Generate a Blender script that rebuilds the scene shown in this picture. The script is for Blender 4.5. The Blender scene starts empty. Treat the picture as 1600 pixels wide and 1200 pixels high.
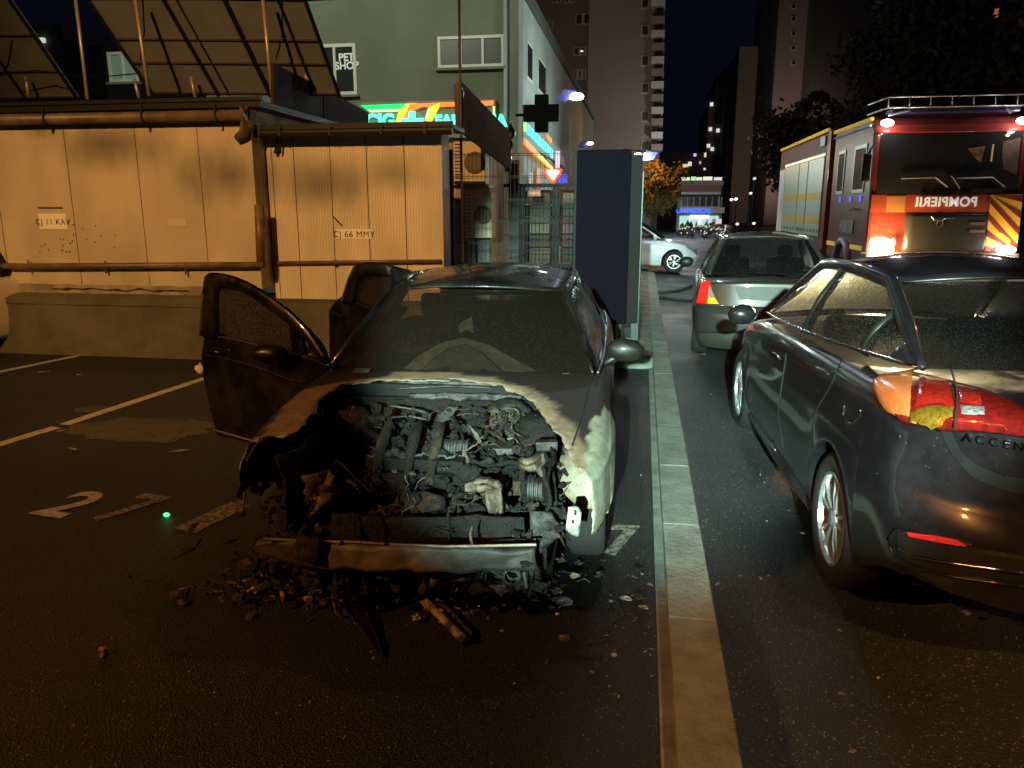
import bpy, bmesh, math, random
from mathutils import Vector, Matrix, noise
from mathutils.bvhtree import BVHTree
R = math.radians
random.seed(7)
scene = bpy.context.scene
COL = scene.collection

# ------------------------------------------------------------------ camera
F_PX, CAM_H = 1200.0, 1.75
TH, PS = math.atan(272 / 1200.0), R(9.5)
cam = bpy.data.cameras.new('camera')
cam.sensor_width = 36
cam.lens = 36 * F_PX / 1600
cam.clip_end = 2000
cam.clip_start = 0.05
camo = bpy.data.objects.new('camera', cam)
COL.objects.link(camo)
camo.location = (0, 0, CAM_H)
camo.rotation_euler = (R(90) - TH, 0, PS)
scene.camera = camo

# ------------------------------------------------------------------ world and exposure
w = bpy.data.worlds.new('World')
scene.world = w
w.use_nodes = True
bg = w.node_tree.nodes['Background']
bg.inputs[0].default_value = (0.20, 0.26, 0.62, 1)
bg.inputs[1].default_value = 0.008
scene.view_settings.view_transform = 'Standard'
scene.view_settings.look = 'None'
scene.view_settings.exposure = 0
scene.view_settings.gamma = 1


def lamp(name, loc, power, col, r=0.1, aim=None, cone=None, blend=0.4):
    d = bpy.data.lights.new(name, 'SPOT' if aim else 'POINT')
    d.energy = power
    d.color = col
    d.shadow_soft_size = r
    o = bpy.data.objects.new(name, d)
    o.location = loc
    if aim:
        d.spot_size = R(cone)
        d.spot_blend = blend
        o.rotation_euler = (Vector(aim) - Vector(loc)).to_track_quat('-Z', 'Y').to_euler()
    COL.objects.link(o)
    return o


SODIUM = (1.0, 0.51, 0.15)
lamp('sodium_street_light', (-4.0, -6.0, 9.0), 7600, SODIUM, .12, (-5.0, 9.0, 1.9), 34, .75)
lamp('sodium_street_light', (-8.5, -3.0, 6.0), 2400, (1.0, .40, .085), .12, (-1.9, 3.8, .3), 42, .6)
lamp('sodium_street_light', (4.5, -7.5, 8.0), 2700, SODIUM, .12, (2.9, .9, 0), 28, .25)
lamp('rescue_vehicle_floodlight', (-.35, -8.0, 3.4), 27000, (.66, 1.0, .86), .07, (.12, 7.0, 1.10), 16.6, .35)
lamp('facade_fill_light', (-7.5, 12.6, 9.0), 1500, (.95, 1.0, .72), .05, (-7.0, 20.0, 4.2), 115, .5)  # unseen fill added to brighten the green facade

# ------------------------------------------------------------------ tools
CT, ST = math.cos(TH), math.sin(TH)


def ray(px, py):
    """direction of a picture point measured on the photograph (1600x1200)"""
    a = (px - 800) / F_PX
    b = (py - 600) / F_PX
    x, y, z = a, CT - b * ST, -ST - b * CT
    return Vector((x * math.cos(PS) - y * math.sin(PS), x * math.sin(PS) + y * math.cos(PS), z))


CAMP = Vector((0, 0, CAM_H))


def at(px, py, Y):
    d = ray(px, py)
    return CAMP + d * (Y / d.y)


def atx(px, py, X):
    d = ray(px, py)
    return CAMP + d * (X / d.x)


def gnd(px, py, z=0):
    d = ray(px, py)
    return CAMP + d * ((z - CAM_H) / d.z)


def lerp(a, b, t):
    return a + (b - a) * t


def smooth(t):
    t = max(0, min(1, t))
    return t * t * (3 - 2 * t)


def table(x, pts):
    if x <= pts[0][0]:
        return pts[0][1]
    for (a, b), (c, d) in zip(pts, pts[1:]):
        if x <= c:
            return lerp(b, d, (x - a) / (c - a))
    return pts[-1][1]


def stable(x, pts):
    if x <= pts[0][0]:
        return pts[0][1]
    n = len(pts)
    for i in range(n - 1):
        if x <= pts[i + 1][0]:
            x0, y0 = pts[i]
            x1, y1 = pts[i + 1]
            m0 = (y1 - pts[i - 1][1]) / (x1 - pts[i - 1][0]) if i > 0 else (y1 - y0) / (x1 - x0)
            m1 = (pts[i + 2][1] - y0) / (pts[i + 2][0] - x0) if i + 2 < n else (y1 - y0) / (x1 - x0)
            h = x1 - x0
            t = (x - x0) / h
            return ((2*t**3 - 3*t*t + 1) * y0 + (t**3 - 2*t*t + t) * h * m0
                    + (-2*t**3 + 3*t*t) * y1 + (t**3 - t*t) * h * m1)
    return pts[-1][1]


# ------------------------------------------------------------------ materials
MATS = {}


def mat(name, col, rough=.5, metal=0, col2=None, scale=5, thr=(.4, .6), bump=0, bscale=60, detail=6,
        emit=0, ecol=None, coat=0, rough2=None, spec=.5, stretch=None, alpha=1, trans=0):
    if name in MATS:
        return MATS[name]
    m = bpy.data.materials.new(name)
    m.use_nodes = True
    nt = m.node_tree
    N, L = nt.nodes, nt.links
    p = N['Principled BSDF']
    p.inputs['Base Color'].default_value = (*col, 1)
    p.inputs['Roughness'].default_value = rough
    p.inputs['Metallic'].default_value = metal
    p.inputs['Specular IOR Level'].default_value = spec
    if coat:
        p.inputs['Coat Weight'].default_value = coat
        p.inputs['Coat Roughness'].default_value = .06
    if alpha < 1:
        p.inputs['Alpha'].default_value = alpha
    if trans:
        p.inputs['Transmission Weight'].default_value = trans
    if emit:
        p.inputs['Emission Color'].default_value = (*(ecol or col), 1)
        p.inputs['Emission Strength'].default_value = emit
    tc = N.new('ShaderNodeTexCoord')
    vec = tc.outputs['Object']
    if stretch:
        mp = N.new('ShaderNodeMapping')
        mp.inputs['Scale'].default_value = stretch
        L.new(vec, mp.inputs[0])
        vec = mp.outputs[0]
    if col2:
        n = N.new('ShaderNodeTexNoise')
        n.inputs['Scale'].default_value = scale
        n.inputs['Detail'].default_value = detail
        n.inputs['Roughness'].default_value = .62
        L.new(vec, n.inputs['Vector'])
        r = N.new('ShaderNodeValToRGB')
        r.color_ramp.elements[0].position = thr[0]
        r.color_ramp.elements[1].position = thr[1]
        r.color_ramp.elements[0].color = (*col, 1)
        r.color_ramp.elements[1].color = (*col2, 1)
        L.new(n.outputs['Fac'], r.inputs[0])
        L.new(r.outputs[0], p.inputs['Base Color'])
        if rough2 is not None:
            mr = N.new('ShaderNodeMapRange')
            mr.inputs[1].default_value = thr[0]
            mr.inputs[2].default_value = thr[1]
            mr.inputs[3].default_value = rough
            mr.inputs[4].default_value = rough2
            L.new(n.outputs['Fac'], mr.inputs[0])
            L.new(mr.outputs[0], p.inputs['Roughness'])
    if bump:
        n = N.new('ShaderNodeTexNoise')
        n.inputs['Scale'].default_value = bscale
        n.inputs['Detail'].default_value = 5
        n.inputs['Roughness'].default_value = .7
        L.new(vec, n.inputs['Vector'])
        b = N.new('ShaderNodeBump')
        b.inputs['Strength'].default_value = bump
        b.inputs['Distance'].default_value = .02
        L.new(n.outputs['Fac'], b.inputs['Height'])
        L.new(b.outputs[0], p.inputs['Normal'])
    MATS[name] = m
    return m


def asphalt(name, base, base2, wet=.25):
    m = bpy.data.materials.new(name)
    m.use_nodes = True
    nt = m.node_tree
    N, L = nt.nodes, nt.links
    p = N['Principled BSDF']
    tc = N.new('ShaderNodeTexCoord')
    n1 = N.new('ShaderNodeTexNoise'); n1.inputs['Scale'].default_value = .9; n1.inputs['Detail'].default_value = 8
    n2 = N.new('ShaderNodeTexNoise'); n2.inputs['Scale'].default_value = 240; n2.inputs['Detail'].default_value = 2
    vo = N.new('ShaderNodeTexVoronoi'); vo.inputs['Scale'].default_value = 120
    vo2 = N.new('ShaderNodeTexVoronoi'); vo2.inputs['Scale'].default_value = 190
    for n in (n1, n2, vo, vo2):
        L.new(tc.outputs['Object'], n.inputs['Vector'])
    r = N.new('ShaderNodeValToRGB')
    r.color_ramp.elements[0].position = .35; r.color_ramp.elements[1].position = .7
    r.color_ramp.elements[0].color = (*base, 1); r.color_ramp.elements[1].color = (*base2, 1)
    L.new(n1.outputs['Fac'], r.inputs[0])
    # pale stones of the aggregate, and glints painted into the base colour
    sp = N.new('ShaderNodeValToRGB')
    sp.color_ramp.elements[0].position = .86; sp.color_ramp.elements[1].position = .97
    sp.color_ramp.elements[0].color = (0, 0, 0, 1); sp.color_ramp.elements[1].color = (1, 1, 1, 1)
    L.new(vo2.outputs['Color'], sp.inputs[0])
    mx = N.new('ShaderNodeMix'); mx.data_type = 'RGBA'
    L.new(sp.outputs[0], mx.inputs['Factor'])
    L.new(r.outputs[0], mx.inputs['A'])
    mx.inputs['B'].default_value = (base2[0]*11, base2[1]*11, base2[2]*11, 1)
    L.new(mx.outputs['Result'], p.inputs['Base Color'])
    mr = N.new('ShaderNodeMapRange')
    mr.inputs[1].default_value = .35; mr.inputs[2].default_value = .65
    mr.inputs[3].default_value = wet; mr.inputs[4].default_value = .6
    L.new(n1.outputs['Fac'], mr.inputs[0])
    L.new(mr.outputs[0], p.inputs['Roughness'])
    ad = N.new('ShaderNodeMath'); ad.operation = 'ADD'
    L.new(vo.outputs['Distance'], ad.inputs[0]); L.new(n2.outputs['Fac'], ad.inputs[1])
    b = N.new('ShaderNodeBump'); b.inputs['Strength'].default_value = .9; b.inputs['Distance'].default_value = .009
    L.new(ad.outputs[0], b.inputs['Height'])
    L.new(b.outputs[0], p.inputs['Normal'])
    p.inputs['Specular IOR Level'].default_value = .45
    return m


def emis(name, col, s):
    return mat(name, (.02, .02, .02), .5, emit=s, ecol=col)


def wetglass(name, tint=(.5, .5, .5), drops=.5, dropscale=120, haze=.15, clear=.55, film=(.3, .3, .3), tlm=.8):
    """car glass: clear tinted part, gloss, and rain drops that scatter light from behind"""
    if name in MATS:
        return MATS[name]
    m = bpy.data.materials.new(name)
    m.use_nodes = True
    nt = m.node_tree
    N, L = nt.nodes, nt.links
    N.remove(N['Principled BSDF'])
    out = N['Material Output']
    tr = N.new('ShaderNodeBsdfTransparent'); tr.inputs[0].default_value = (*[t * clear for t in tint], 1)
    gl = N.new('ShaderNodeBsdfGlossy'); gl.inputs['Roughness'].default_value = .04
    gl.inputs[0].default_value = (.9, .9, .9, 1)
    tl = N.new('ShaderNodeBsdfTranslucent'); tl.inputs[0].default_value = (.75, .78, .7, 1)
    df = N.new('ShaderNodeBsdfDiffuse'); df.inputs[0].default_value = (*film, 1)
    tc = N.new('ShaderNodeTexCoord')
    vo = N.new('ShaderNodeTexVoronoi'); vo.inputs['Scale'].default_value = dropscale
    no = N.new('ShaderNodeTexNoise'); no.inputs['Scale'].default_value = 3.0
    L.new(tc.outputs['Object'], vo.inputs['Vector']); L.new(tc.outputs['Object'], no.inputs['Vector'])
    r = N.new('ShaderNodeValToRGB')
    r.color_ramp.elements[0].position = .18; r.color_ramp.elements[1].position = .42
    r.color_ramp.elements[0].color = (drops, drops, drops, 1); r.color_ramp.elements[1].color = (haze, haze, haze, 1)
    L.new(vo.outputs['Distance'], r.inputs[0])
    b = N.new('ShaderNodeBump'); b.inputs['Strength'].default_value = .35; b.inputs['Distance'].default_value = .003
    L.new(vo.outputs['Distance'], b.inputs['Height']); L.new(b.outputs[0], gl.inputs['Normal'])
    ms = N.new('ShaderNodeMixShader'); L.new(r.outputs[0], ms.inputs[0]); L.new(tr.outputs[0], ms.inputs[1])
    m2 = N.new('ShaderNodeMixShader'); m2.inputs[0].default_value = tlm
    L.new(df.outputs[0], m2.inputs[1]); L.new(tl.outputs[0], m2.inputs[2]); L.new(m2.outputs[0], ms.inputs[2])
    fr = N.new('ShaderNodeFresnel'); fr.inputs[0].default_value = 1.45
    m3 = N.new('ShaderNodeMixShader'); L.new(fr.outputs[0], m3.inputs[0])
    L.new(ms.outputs[0], m3.inputs[1]); L.new(gl.outputs[0], m3.inputs[2])
    L.new(m3.outputs[0], out.inputs[0])
    MATS[name] = m
    return m


# ------------------------------------------------------------------ objects
def thing(name, label, cat, loc=(0, 0, 0), rotz=0, group=None):
    o = bpy.data.objects.new(name, None)
    o.empty_display_size = .2
    COL.objects.link(o)
    o.location = loc
    o.rotation_euler = (0, 0, rotz)
    o['label'] = label
    o['category'] = cat
    if group:
        o['group'] = group
    return o


def tmat(o):
    M = Matrix.Translation(o.location) @ Matrix.Rotation(o.rotation_euler[2], 4, 'Z')
    if o.parent:
        M = tmat(o.parent) @ M
    return M


class MB:
    """mesh collector; local=True keeps coordinates in the parent's own frame"""
    def __init__(s):
        s.v, s.f = [], []

    def add(s, vs, fs):
        n = len(s.v)
        s.v += [Vector(v) for v in vs]
        s.f += [[i + n for i in f] for f in fs]
        return s

    def box(s, a, b, rz=0, c=None, b_=0):
        x0, y0, z0 = a
        x1, y1, z1 = b
        vs = [Vector(v) for v in ((x0, y0, z0), (x1, y0, z0), (x1, y1, z0), (x0, y1, z0), (x0, y0, z1), (x1, y0, z1), (x1, y1, z1), (x0, y1, z1))]
        if rz:
            c = Vector(c if c else ((x0+x1)/2, (y0+y1)/2, 0))
            M = Matrix.Rotation(rz, 3, 'Z')
            vs = [M @ (v - c) + c for v in vs]
        return s.add(vs, [(0, 3, 2, 1), (4, 5, 6, 7), (0, 1, 5, 4), (1, 2, 6, 5), (2, 3, 7, 6), (3, 0, 4, 7)])

    def slab(s, pts, t):
        """closed plate from an outline, extruded by vector t"""
        n = len(pts)
        t = Vector(t)
        vs = [Vector(p) for p in pts] + [Vector(p) + t for p in pts]
        fs = [list(range(n)), [n + i for i in reversed(range(n))]]
        fs += [(i, n + i, n + (i + 1) % n, (i + 1) % n) for i in range(n)]
        return s.add(vs, fs)

    def tube(s, pts, r, k=8, caps=True, flat=1):
        pts = [Vector(p) for p in pts]
        rs = r if isinstance(r, (list, tuple)) else [r] * len(pts)
        rings = []
        up = Vector((0, 0, 1))
        for i, p in enumerate(pts):
            d = (pts[min(i + 1, len(pts) - 1)] - pts[max(i - 1, 0)])
            d = d.normalized() if d.length else Vector((0, 0, 1))
            a = d.cross(up)
            if a.length < .05:
                a = d.cross(Vector((1, 0, 0)))
            a.normalize()
            b = a.cross(d)
            rings.append([p + (a * math.cos(2*math.pi*j/k) + b * math.sin(2*math.pi*j/k) * flat) * rs[i] for j in range(k)])
        vs = [v for r_ in rings for v in r_]
        fs = []
        for i in range(len(pts) - 1):
            for j in range(k):
                fs.append((i*k + j, i*k + (j+1) % k, (i+1)*k + (j+1) % k, (i+1)*k + j))
        if caps:
            fs.append(list(reversed(range(k))))
            fs.append([(len(pts)-1)*k + j for j in range(k)])
        return s.add(vs, fs)

    def lathe(s, prof, c, axis='z', k=24):
        """prof: (r, h) pairs; axis x/y/z through c"""
        c = Vector(c)
        vs, fs = [], []
        for r, h in prof:
            for j in range(k):
                a = 2 * math.pi * j / k
                x, y = r * math.cos(a), r * math.sin(a)
                v = {'z': (x, y, h), 'x': (h, x, y), 'y': (x, h, y)}[axis]
                vs.append(c + Vector(v))
        for i in range(len(prof) - 1):
            for j in range(k):
                fs.append((i*k + j, i*k + (j+1) % k, (i+1)*k + (j+1) % k, (i+1)*k + j))
        return s.add(vs, fs)

    def grid(s, P, nu, nv):
        """P(i,j) -> point, i<=nu, j<=nv"""
        vs = [P(i, j) for i in range(nu + 1) for j in range(nv + 1)]
        fs = [(i*(nv+1)+j, (i+1)*(nv+1)+j, (i+1)*(nv+1)+j+1, i*(nv+1)+j+1) for i in range(nu) for j in range(nv)]
        return s.add(vs, fs)

    def lump(s, c, size, n=2, amp=.25, seed=0, fr=2.5):
        bm = bmesh.new()
        bmesh.ops.create_icosphere(bm, subdivisions=n, radius=1)
        c = Vector(c)
        off = Vector((seed * 3.1, seed * 1.7, seed * 2.3))
        vs = []
        for v in bm.verts:
            d = noise.noise(v.co * fr + off) * amp * 2 + noise.noise(v.co * fr * 2.7 + off) * amp
            p = v.co * (1 + d)
            vs.append(c + Vector((p.x * size[0], p.y * size[1], p.z * size[2])))
        fs = [[q.index for q in f.verts] for f in bm.faces]
        bm.free()
        return s.add(vs, fs)

    def build(s, name, m, parent=None, local=False, smooth_=False, bevel=0, tag=None, merge=False, subsurf=0, solid=0):
        me = bpy.data.meshes.new(name)
        vs = s.v
        if parent is not None and not local:
            Mi = tmat(parent).inverted()
            vs = [Mi @ v for v in vs]
        me.from_pydata([tuple(v) for v in vs], [], s.f)
        bm = bmesh.new()
        bm.from_mesh(me)
        if merge:
            bmesh.ops.remove_doubles(bm, verts=bm.verts, dist=1e-4)
        bmesh.ops.recalc_face_normals(bm, faces=bm.faces)
        bm.to_mesh(me)
        bm.free()
        if smooth_:
            for p in me.polygons:
                p.use_smooth = True
        me.materials.append(m)
        o = bpy.data.objects.new(name, me)
        COL.objects.link(o)
        if parent is not None:
            o.parent = parent
        if bevel:
            b = o.modifiers.new('bevel', 'BEVEL')
            b.width = bevel
            b.segments = 2
            b.limit_method = 'ANGLE'
        if solid:
            q = o.modifiers.new('solid', 'SOLIDIFY')
            q.thickness = solid
        if subsurf:
            q = o.modifiers.new('sub', 'SUBSURF')
            q.levels = q.render_levels = subsurf
        if tag:
            o['label'], o['category'] = tag[0], tag[1]
            if len(tag) > 2 and tag[2]:
                o['group'] = tag[2]
        return o


def text(name, s, size, m, parent, M, thick=.003, bold=0, spacing=1.0):
    """lettering as a mesh; M places the text plane (x right, y up, z out) in the world"""
    c = bpy.data.curves.new(name, 'FONT')
    c.body = s
    c.size = size
    c.align_x = 'CENTER'
    c.align_y = 'CENTER'
    c.extrude = thick
    c.offset = bold
    c.space_character = spacing
    t = bpy.data.objects.new(name, c)
    COL.objects.link(t)
    dg = bpy.context.evaluated_depsgraph_get()
    me = bpy.data.meshes.new_from_object(t.evaluated_get(dg))
    bpy.data.objects.remove(t)
    me.materials.clear()
    me.materials.append(m)
    Mi = tmat(parent).inverted() if parent is not None else Matrix.Identity(4)
    me.transform(Mi @ M)
    o = bpy.data.objects.new(name, me)
    COL.objects.link(o)
    o.parent = parent
    return o


def frame_m(origin, right, up):
    r = Vector(right).normalized()
    u = Vector(up).normalized()
    n = r.cross(u)
    return Matrix(((r.x, u.x, n.x, origin[0]), (r.y, u.y, n.y, origin[1]), (r.z, u.z, n.z, origin[2]), (0, 0, 0, 1)))


def bvh_of(objs):
    vs, fs = [], []
    for o in objs:
        M = tmat(o.parent) if o.parent else Matrix.Identity(4)
        n = len(vs)
        vs += [M @ v.co for v in o.data.vertices]
        fs += [[i + n for i in p.vertices] for p in o.data.polygons]
    return BVHTree.FromPolygons(vs, fs)


def hit(b, px, py, off=.004):
    d = ray(px, py).normalized()
    loc, nor, i, dist = b.ray_cast(CAMP, d)
    if loc is None:
        return None
    if nor.dot(d) > 0:
        nor = -nor
    return loc + nor * off


def poly_sample(pl, n):
    L_ = [0]
    for a, b in zip(pl, pl[1:]):
        L_.append(L_[-1] + math.hypot(b[0]-a[0], b[1]-a[1]))
    out = []
    for i in range(n + 1):
        t = L_[-1] * i / n
        for j in range(len(pl) - 1):
            if t <= L_[j+1] + 1e-9:
                q = (t - L_[j]) / max(1e-9, L_[j+1] - L_[j])
                out.append((lerp(pl[j][0], pl[j+1][0], q), lerp(pl[j][1], pl[j+1][1], q)))
                break
    return out


def patch(b, top, bot, nu=24, nv=8, off=.006, bulge=0, mb=None):
    """a skin laid on a modelled surface between two outlines"""
    A, B = poly_sample(top, nu), poly_sample(bot, nu)
    last = [None]

    def P(i, j):
        t = j / nv
        q = (lerp(A[i][0], B[i][0], t), lerp(A[i][1], B[i][1], t))
        o = off + bulge * (4 * t * (1 - t)) ** .5 * (4 * (i/nu) * (1 - i/nu)) ** .35 if bulge else off
        h = hit(b, q[0], q[1], o)
        if h is None:
            h = last[0] if last[0] is not None else gnd(q[0], q[1])
        last[0] = h
        return h
    return (mb or MB()).grid(P, nu, nv)


def trim(b, pl, r, n=30, off=.002, mb=None, flat=1):
    pts = [hit(b, x, y, off) for x, y in poly_sample(pl, n)]
    pts = [p for p in pts if p is not None]
    return (mb or MB()).tube(pts, r, 6, flat=flat)

# ------------------------------------------------------------------ car making
def car_skin(c, vs_extra=()):
    """lower body of a car as a closed skin: stations along v, arches cut by raising the lower edge"""
    v0, v1 = c['v0'], c['v1']
    NV = c.get('nv', 56)
    st = set(round(v0 + (v1 - v0) * i / NV, 4) for i in range(NV + 1))
    for wv in c['wheels']:
        Ra = c['ra']
        st = {s_ for s_ in st if abs(s_ - wv) > Ra + .015}
        for i in range(25):
            st.add(round(wv - Ra * math.cos(math.pi * i / 24), 4))
        st |= {round(wv - Ra - .01, 4), round(wv + Ra + .01, 4)}
    st = sorted(s_ for s_ in st if v0 - 1e-6 <= s_ <= v1 + 1e-6)
    NT, NS = c.get('nt', 14), c.get('ns', 14)

    def half(v):
        W = stable(v, c['W']); zt = stable(v, c['zt']); zs = stable(v, c['zs'])
        zs = min(zs, zt - .01)
        ct = [(0, zt), (.5 * W, zt - c.get('crown', .012)), (.8 * W, lerp(zt - .045, zs + .06, .35)), (.93 * W, lerp(zt - .05, zs + .02, .8)), (W * .985, zs - .04)]
        tp = [(i / 4, p) for i, p in enumerate(ct)]
        top = [(stable(i / NT, [(t, p[0]) for t, p in tp]), stable(i / NT, [(t, p[1]) for t, p in tp])) for i in range(NT + 1)]
        zb = table(v, c['zb']) if isinstance(c['zb'], list) else c['zb']
        for wv in c['wheels']:
            d = c['ra'] ** 2 - (v - wv) ** 2
            if d > 0:
                zb = max(zb, c['zw'] + math.sqrt(d))
        zc = top[-1][1]
        sp = sorted([(.2, .93), (.32, .975), (max(.42, zc * .6), 1.0), (zc - .1, c.get('sh', .998)), (zc, .985)])
        side = []
        for i in range(1, NS + 1):
            z = lerp(zc, min(zb, zc - .01), i / NS)
            side.append((W * stable(z, sp) + c.get('crease', 0) * math.exp(-((z - c.get('zcr', .75)) / .03) ** 2), z))
        # flare round the wheels
        fl = 0
        for wv in c['wheels']:
            d = abs(v - wv) / c['ra']
            if d < 1.35:
                fl = max(fl, smooth((1.35 - d) / .5) * .014)
        side = [(u + fl * (i / NS), z) for i, (u, z) in enumerate(side)]
        u, z = side[-1]
        ret = [(u - .035, z), (u - .26, z + .01)]
        return top + side + ret
    sec = [half(v) for v in st]
    o0, o1 = c.get('off0'), c.get('off1')

    def warp(u, v, z):
        W = stable(v, c['W'])
        d = 0
        if o0:
            d += o0(u / W, z) * max(0, 1 - (v - v0) / c.get('fade', .8)) ** 2
        if o1:
            d -= o1(u / W, z) * max(0, 1 - (v1 - v) / c.get('fade', .8)) ** 2
        return Vector((u, v + d, z))
    mb = MB()
    n = len(sec[0])
    for sgn in (1, -1):
        def P(i, j):
            u, z = sec[i][j]
            return warp(u * sgn, st[i], z)
        mb.grid(P, len(st) - 1, n - 1)
    K = 14
    for end, flag in ((0, o0), (-1, o1)):
        if not flag:
            continue
        hs = sec[end][:NT + NS + 1]

        def Q(i, j):
            u, z = hs[i]
            return warp(u * (2 * j / K - 1), st[end], z)
        mb.grid(Q, len(hs) - 1, K)
    d = c.get('delete')
    if d:
        mb.f = [f for f in mb.f if not d(sum((mb.v[i] for i in f), Vector()) / len(f))]
    return mb


def quad_panel(p00, p10, p11, p01, bulge=(0, 0, 0), n=12, m=6):
    """bent panel between four corners (p00-p10 lower edge, p01-p11 upper edge)"""
    p00, p10, p11, p01 = map(Vector, (p00, p10, p11, p01))
    bl = Vector(bulge)

    def P(i, j):
        s_, t = i / n, j / m
        p = (p00 * (1 - s_) + p10 * s_) * (1 - t) + (p01 * (1 - s_) + p11 * s_) * t
        return p + bl * (4 * s_ * (1 - s_)) + bl * .25 * (4 * t * (1 - t))
    return P, n, m


def edge(P, n, m, side):
    if side == 'l': return [P(0, j) for j in range(m + 1)]
    if side == 'r': return [P(n, j) for j in range(m + 1)]
    if side == 'b': return [P(i, 0) for i in range(n + 1)]
    return [P(i, m) for i in range(n + 1)]


def greenhouse(T, g, paint, glassF, glassS, glassR, trimm, pill=.035):
    """g: fb, ft, rt, rb = (v, half width, z) of windscreen base/top and rear window top/base"""
    fb, ft, rt, rb = g['fb'], g['ft'], g['rt'], g['rb']
    s = 1 if fb[0] > rb[0] else -1
    P = {}
    P['f'] = quad_panel((-fb[1], fb[0], fb[2]), (fb[1], fb[0], fb[2]), (ft[1], ft[0], ft[2]), (-ft[1], ft[0], ft[2]), (0, .16 * s, .02))
    P['r'] = quad_panel((-rb[1], rb[0], rb[2]), (rb[1], rb[0], rb[2]), (rt[1], rt[0], rt[2]), (-rt[1], rt[0], rt[2]), (0, -.12 * s, .02))
    out = {}
    if glassF:
        out['windscreen'] = MB().grid(*P['f']).build('windscreen', glassF, T, True, True, merge=True)
    if glassR:
        out['rear_window'] = MB().grid(*P['r']).build('rear_window', glassR, T, True, True, merge=True)
    # roof
    N_, M_ = 12, 14
    fe, re = edge(*P['f'], 't'), edge(*P['r'], 't')

    def Rf(i, j):
        t = j / M_
        p = fe[i] * (1 - t) + re[i] * t
        side = 4 * (i / N_) * (1 - i / N_)
        wid = 1 + .05 * 4 * t * (1 - t)
        return Vector((p.x * wid, p.y, p.z + g.get('crown', .06) * 4 * t * (1 - t) * (.45 + .55 * side) + .025 * side))
    rm = MB().grid(Rf, N_, M_)
    out['roof'] = rm.build('roof', paint, T, True, True, merge=True, solid=.015)
    # roof rails = side arcs
    fr = g['split']  # fractions along the side where pillars stand
    for sg in g.get('sides', (-1, 1)):
        ax = 0 if sg < 0 else N_
        up = [Rf(ax, j) for j in range(M_ + 1)]
        def upper(t):
            k = t * M_
            i = min(M_ - 1, int(k))
            return up[i] * (1 - (k - i)) + up[i + 1] * (k - i)
        lowF, lowR = Vector((sg * fb[1], fb[0], fb[2])), Vector((sg * rb[1], rb[0], rb[2]))
        bel = g.get('belt')
        def low(t):
            p = lowF * (1 - t) + lowR * t
            if bel:
                p = p + Vector((sg * bel[0] * 4 * t * (1 - t), 0, bel[1] * 4 * t * (1 - t)))
            return p
        # side daylight: arc from windscreen foot over the roof to the rear window foot
        q0, q1 = g.get('side', (.14, .86))
        def arc(t):
            a = abs(fb[0] - ft[0]); b = abs(ft[0] - rt[0]); c_ = abs(rt[0] - rb[0])
            tot = a + b + c_
            x = t * tot
            if x < a: return lowF.lerp(up[0], x / a)
            if x < a + b: return upper((x - a) / b)
            return up[-1].lerp(lowR, (x - a - b) / c_)
        def arcv(v):
            lo, hi = 0, 1
            for _ in range(24):
                m_ = (lo + hi) / 2
                if (arc(m_).y - v) * (-s) < 0: lo = m_
                else: hi = m_
            return arc((lo + hi) / 2)
        def S(t0, t1, ins=.028, N2=10):
            def Q(i, j):
                t = lerp(t0, t1, i / N2)
                lo = low(t)
                hi = arcv(lo.y)
                h_ = max(0.0, 1 - ins / max(.03, (hi - lo).length))
                k = j / 6
                p = lo.lerp(hi, .01 + (h_ - .01) * k if h_ > .02 else .01)
                return p + Vector((sg * (.012 + .02 * 4 * k * (1 - k)), 0, 0))
            return Q, N2, 6
        e_ = g.get('end', .985)
        if e_ < .98:
            MB().grid(*S(e_, .992, .0)).build('rear_quarter', paint, T, True, True, merge=True, solid=.02)
        cuts = [0.02] + list(fr) + [e_]
        for a, b in zip(cuts, cuts[1:]):
            MB().grid(*S(a + .008, b - .008)).build('side_window', glassS, T, True, True, merge=True)
        for t in fr:
            lo = low(t); hi = arcv(lo.y)
            MB().tube([lo + Vector((sg * .004, 0, -.02)), lo.lerp(hi, .5) + Vector((sg * .02, 0, 0)), hi], [.03, .028, .024], 8).build('door_pillar', trimm, T, True, True)
        MB().tube([arc(i / 40) for i in range(41)], [pill * min(1, .35 + i / 7, .35 + (40 - i) / 7) for i in range(41)], 10).build('roof_pillar', paint, T, True, True)
        if g.get('chrome'):
            MB().tube([low(i / 30) + Vector((sg * .03, 0, .004)) for i in range(31)], .009, 6).build('window_trim', g['chrome'], T, True, True)
    return out


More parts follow.
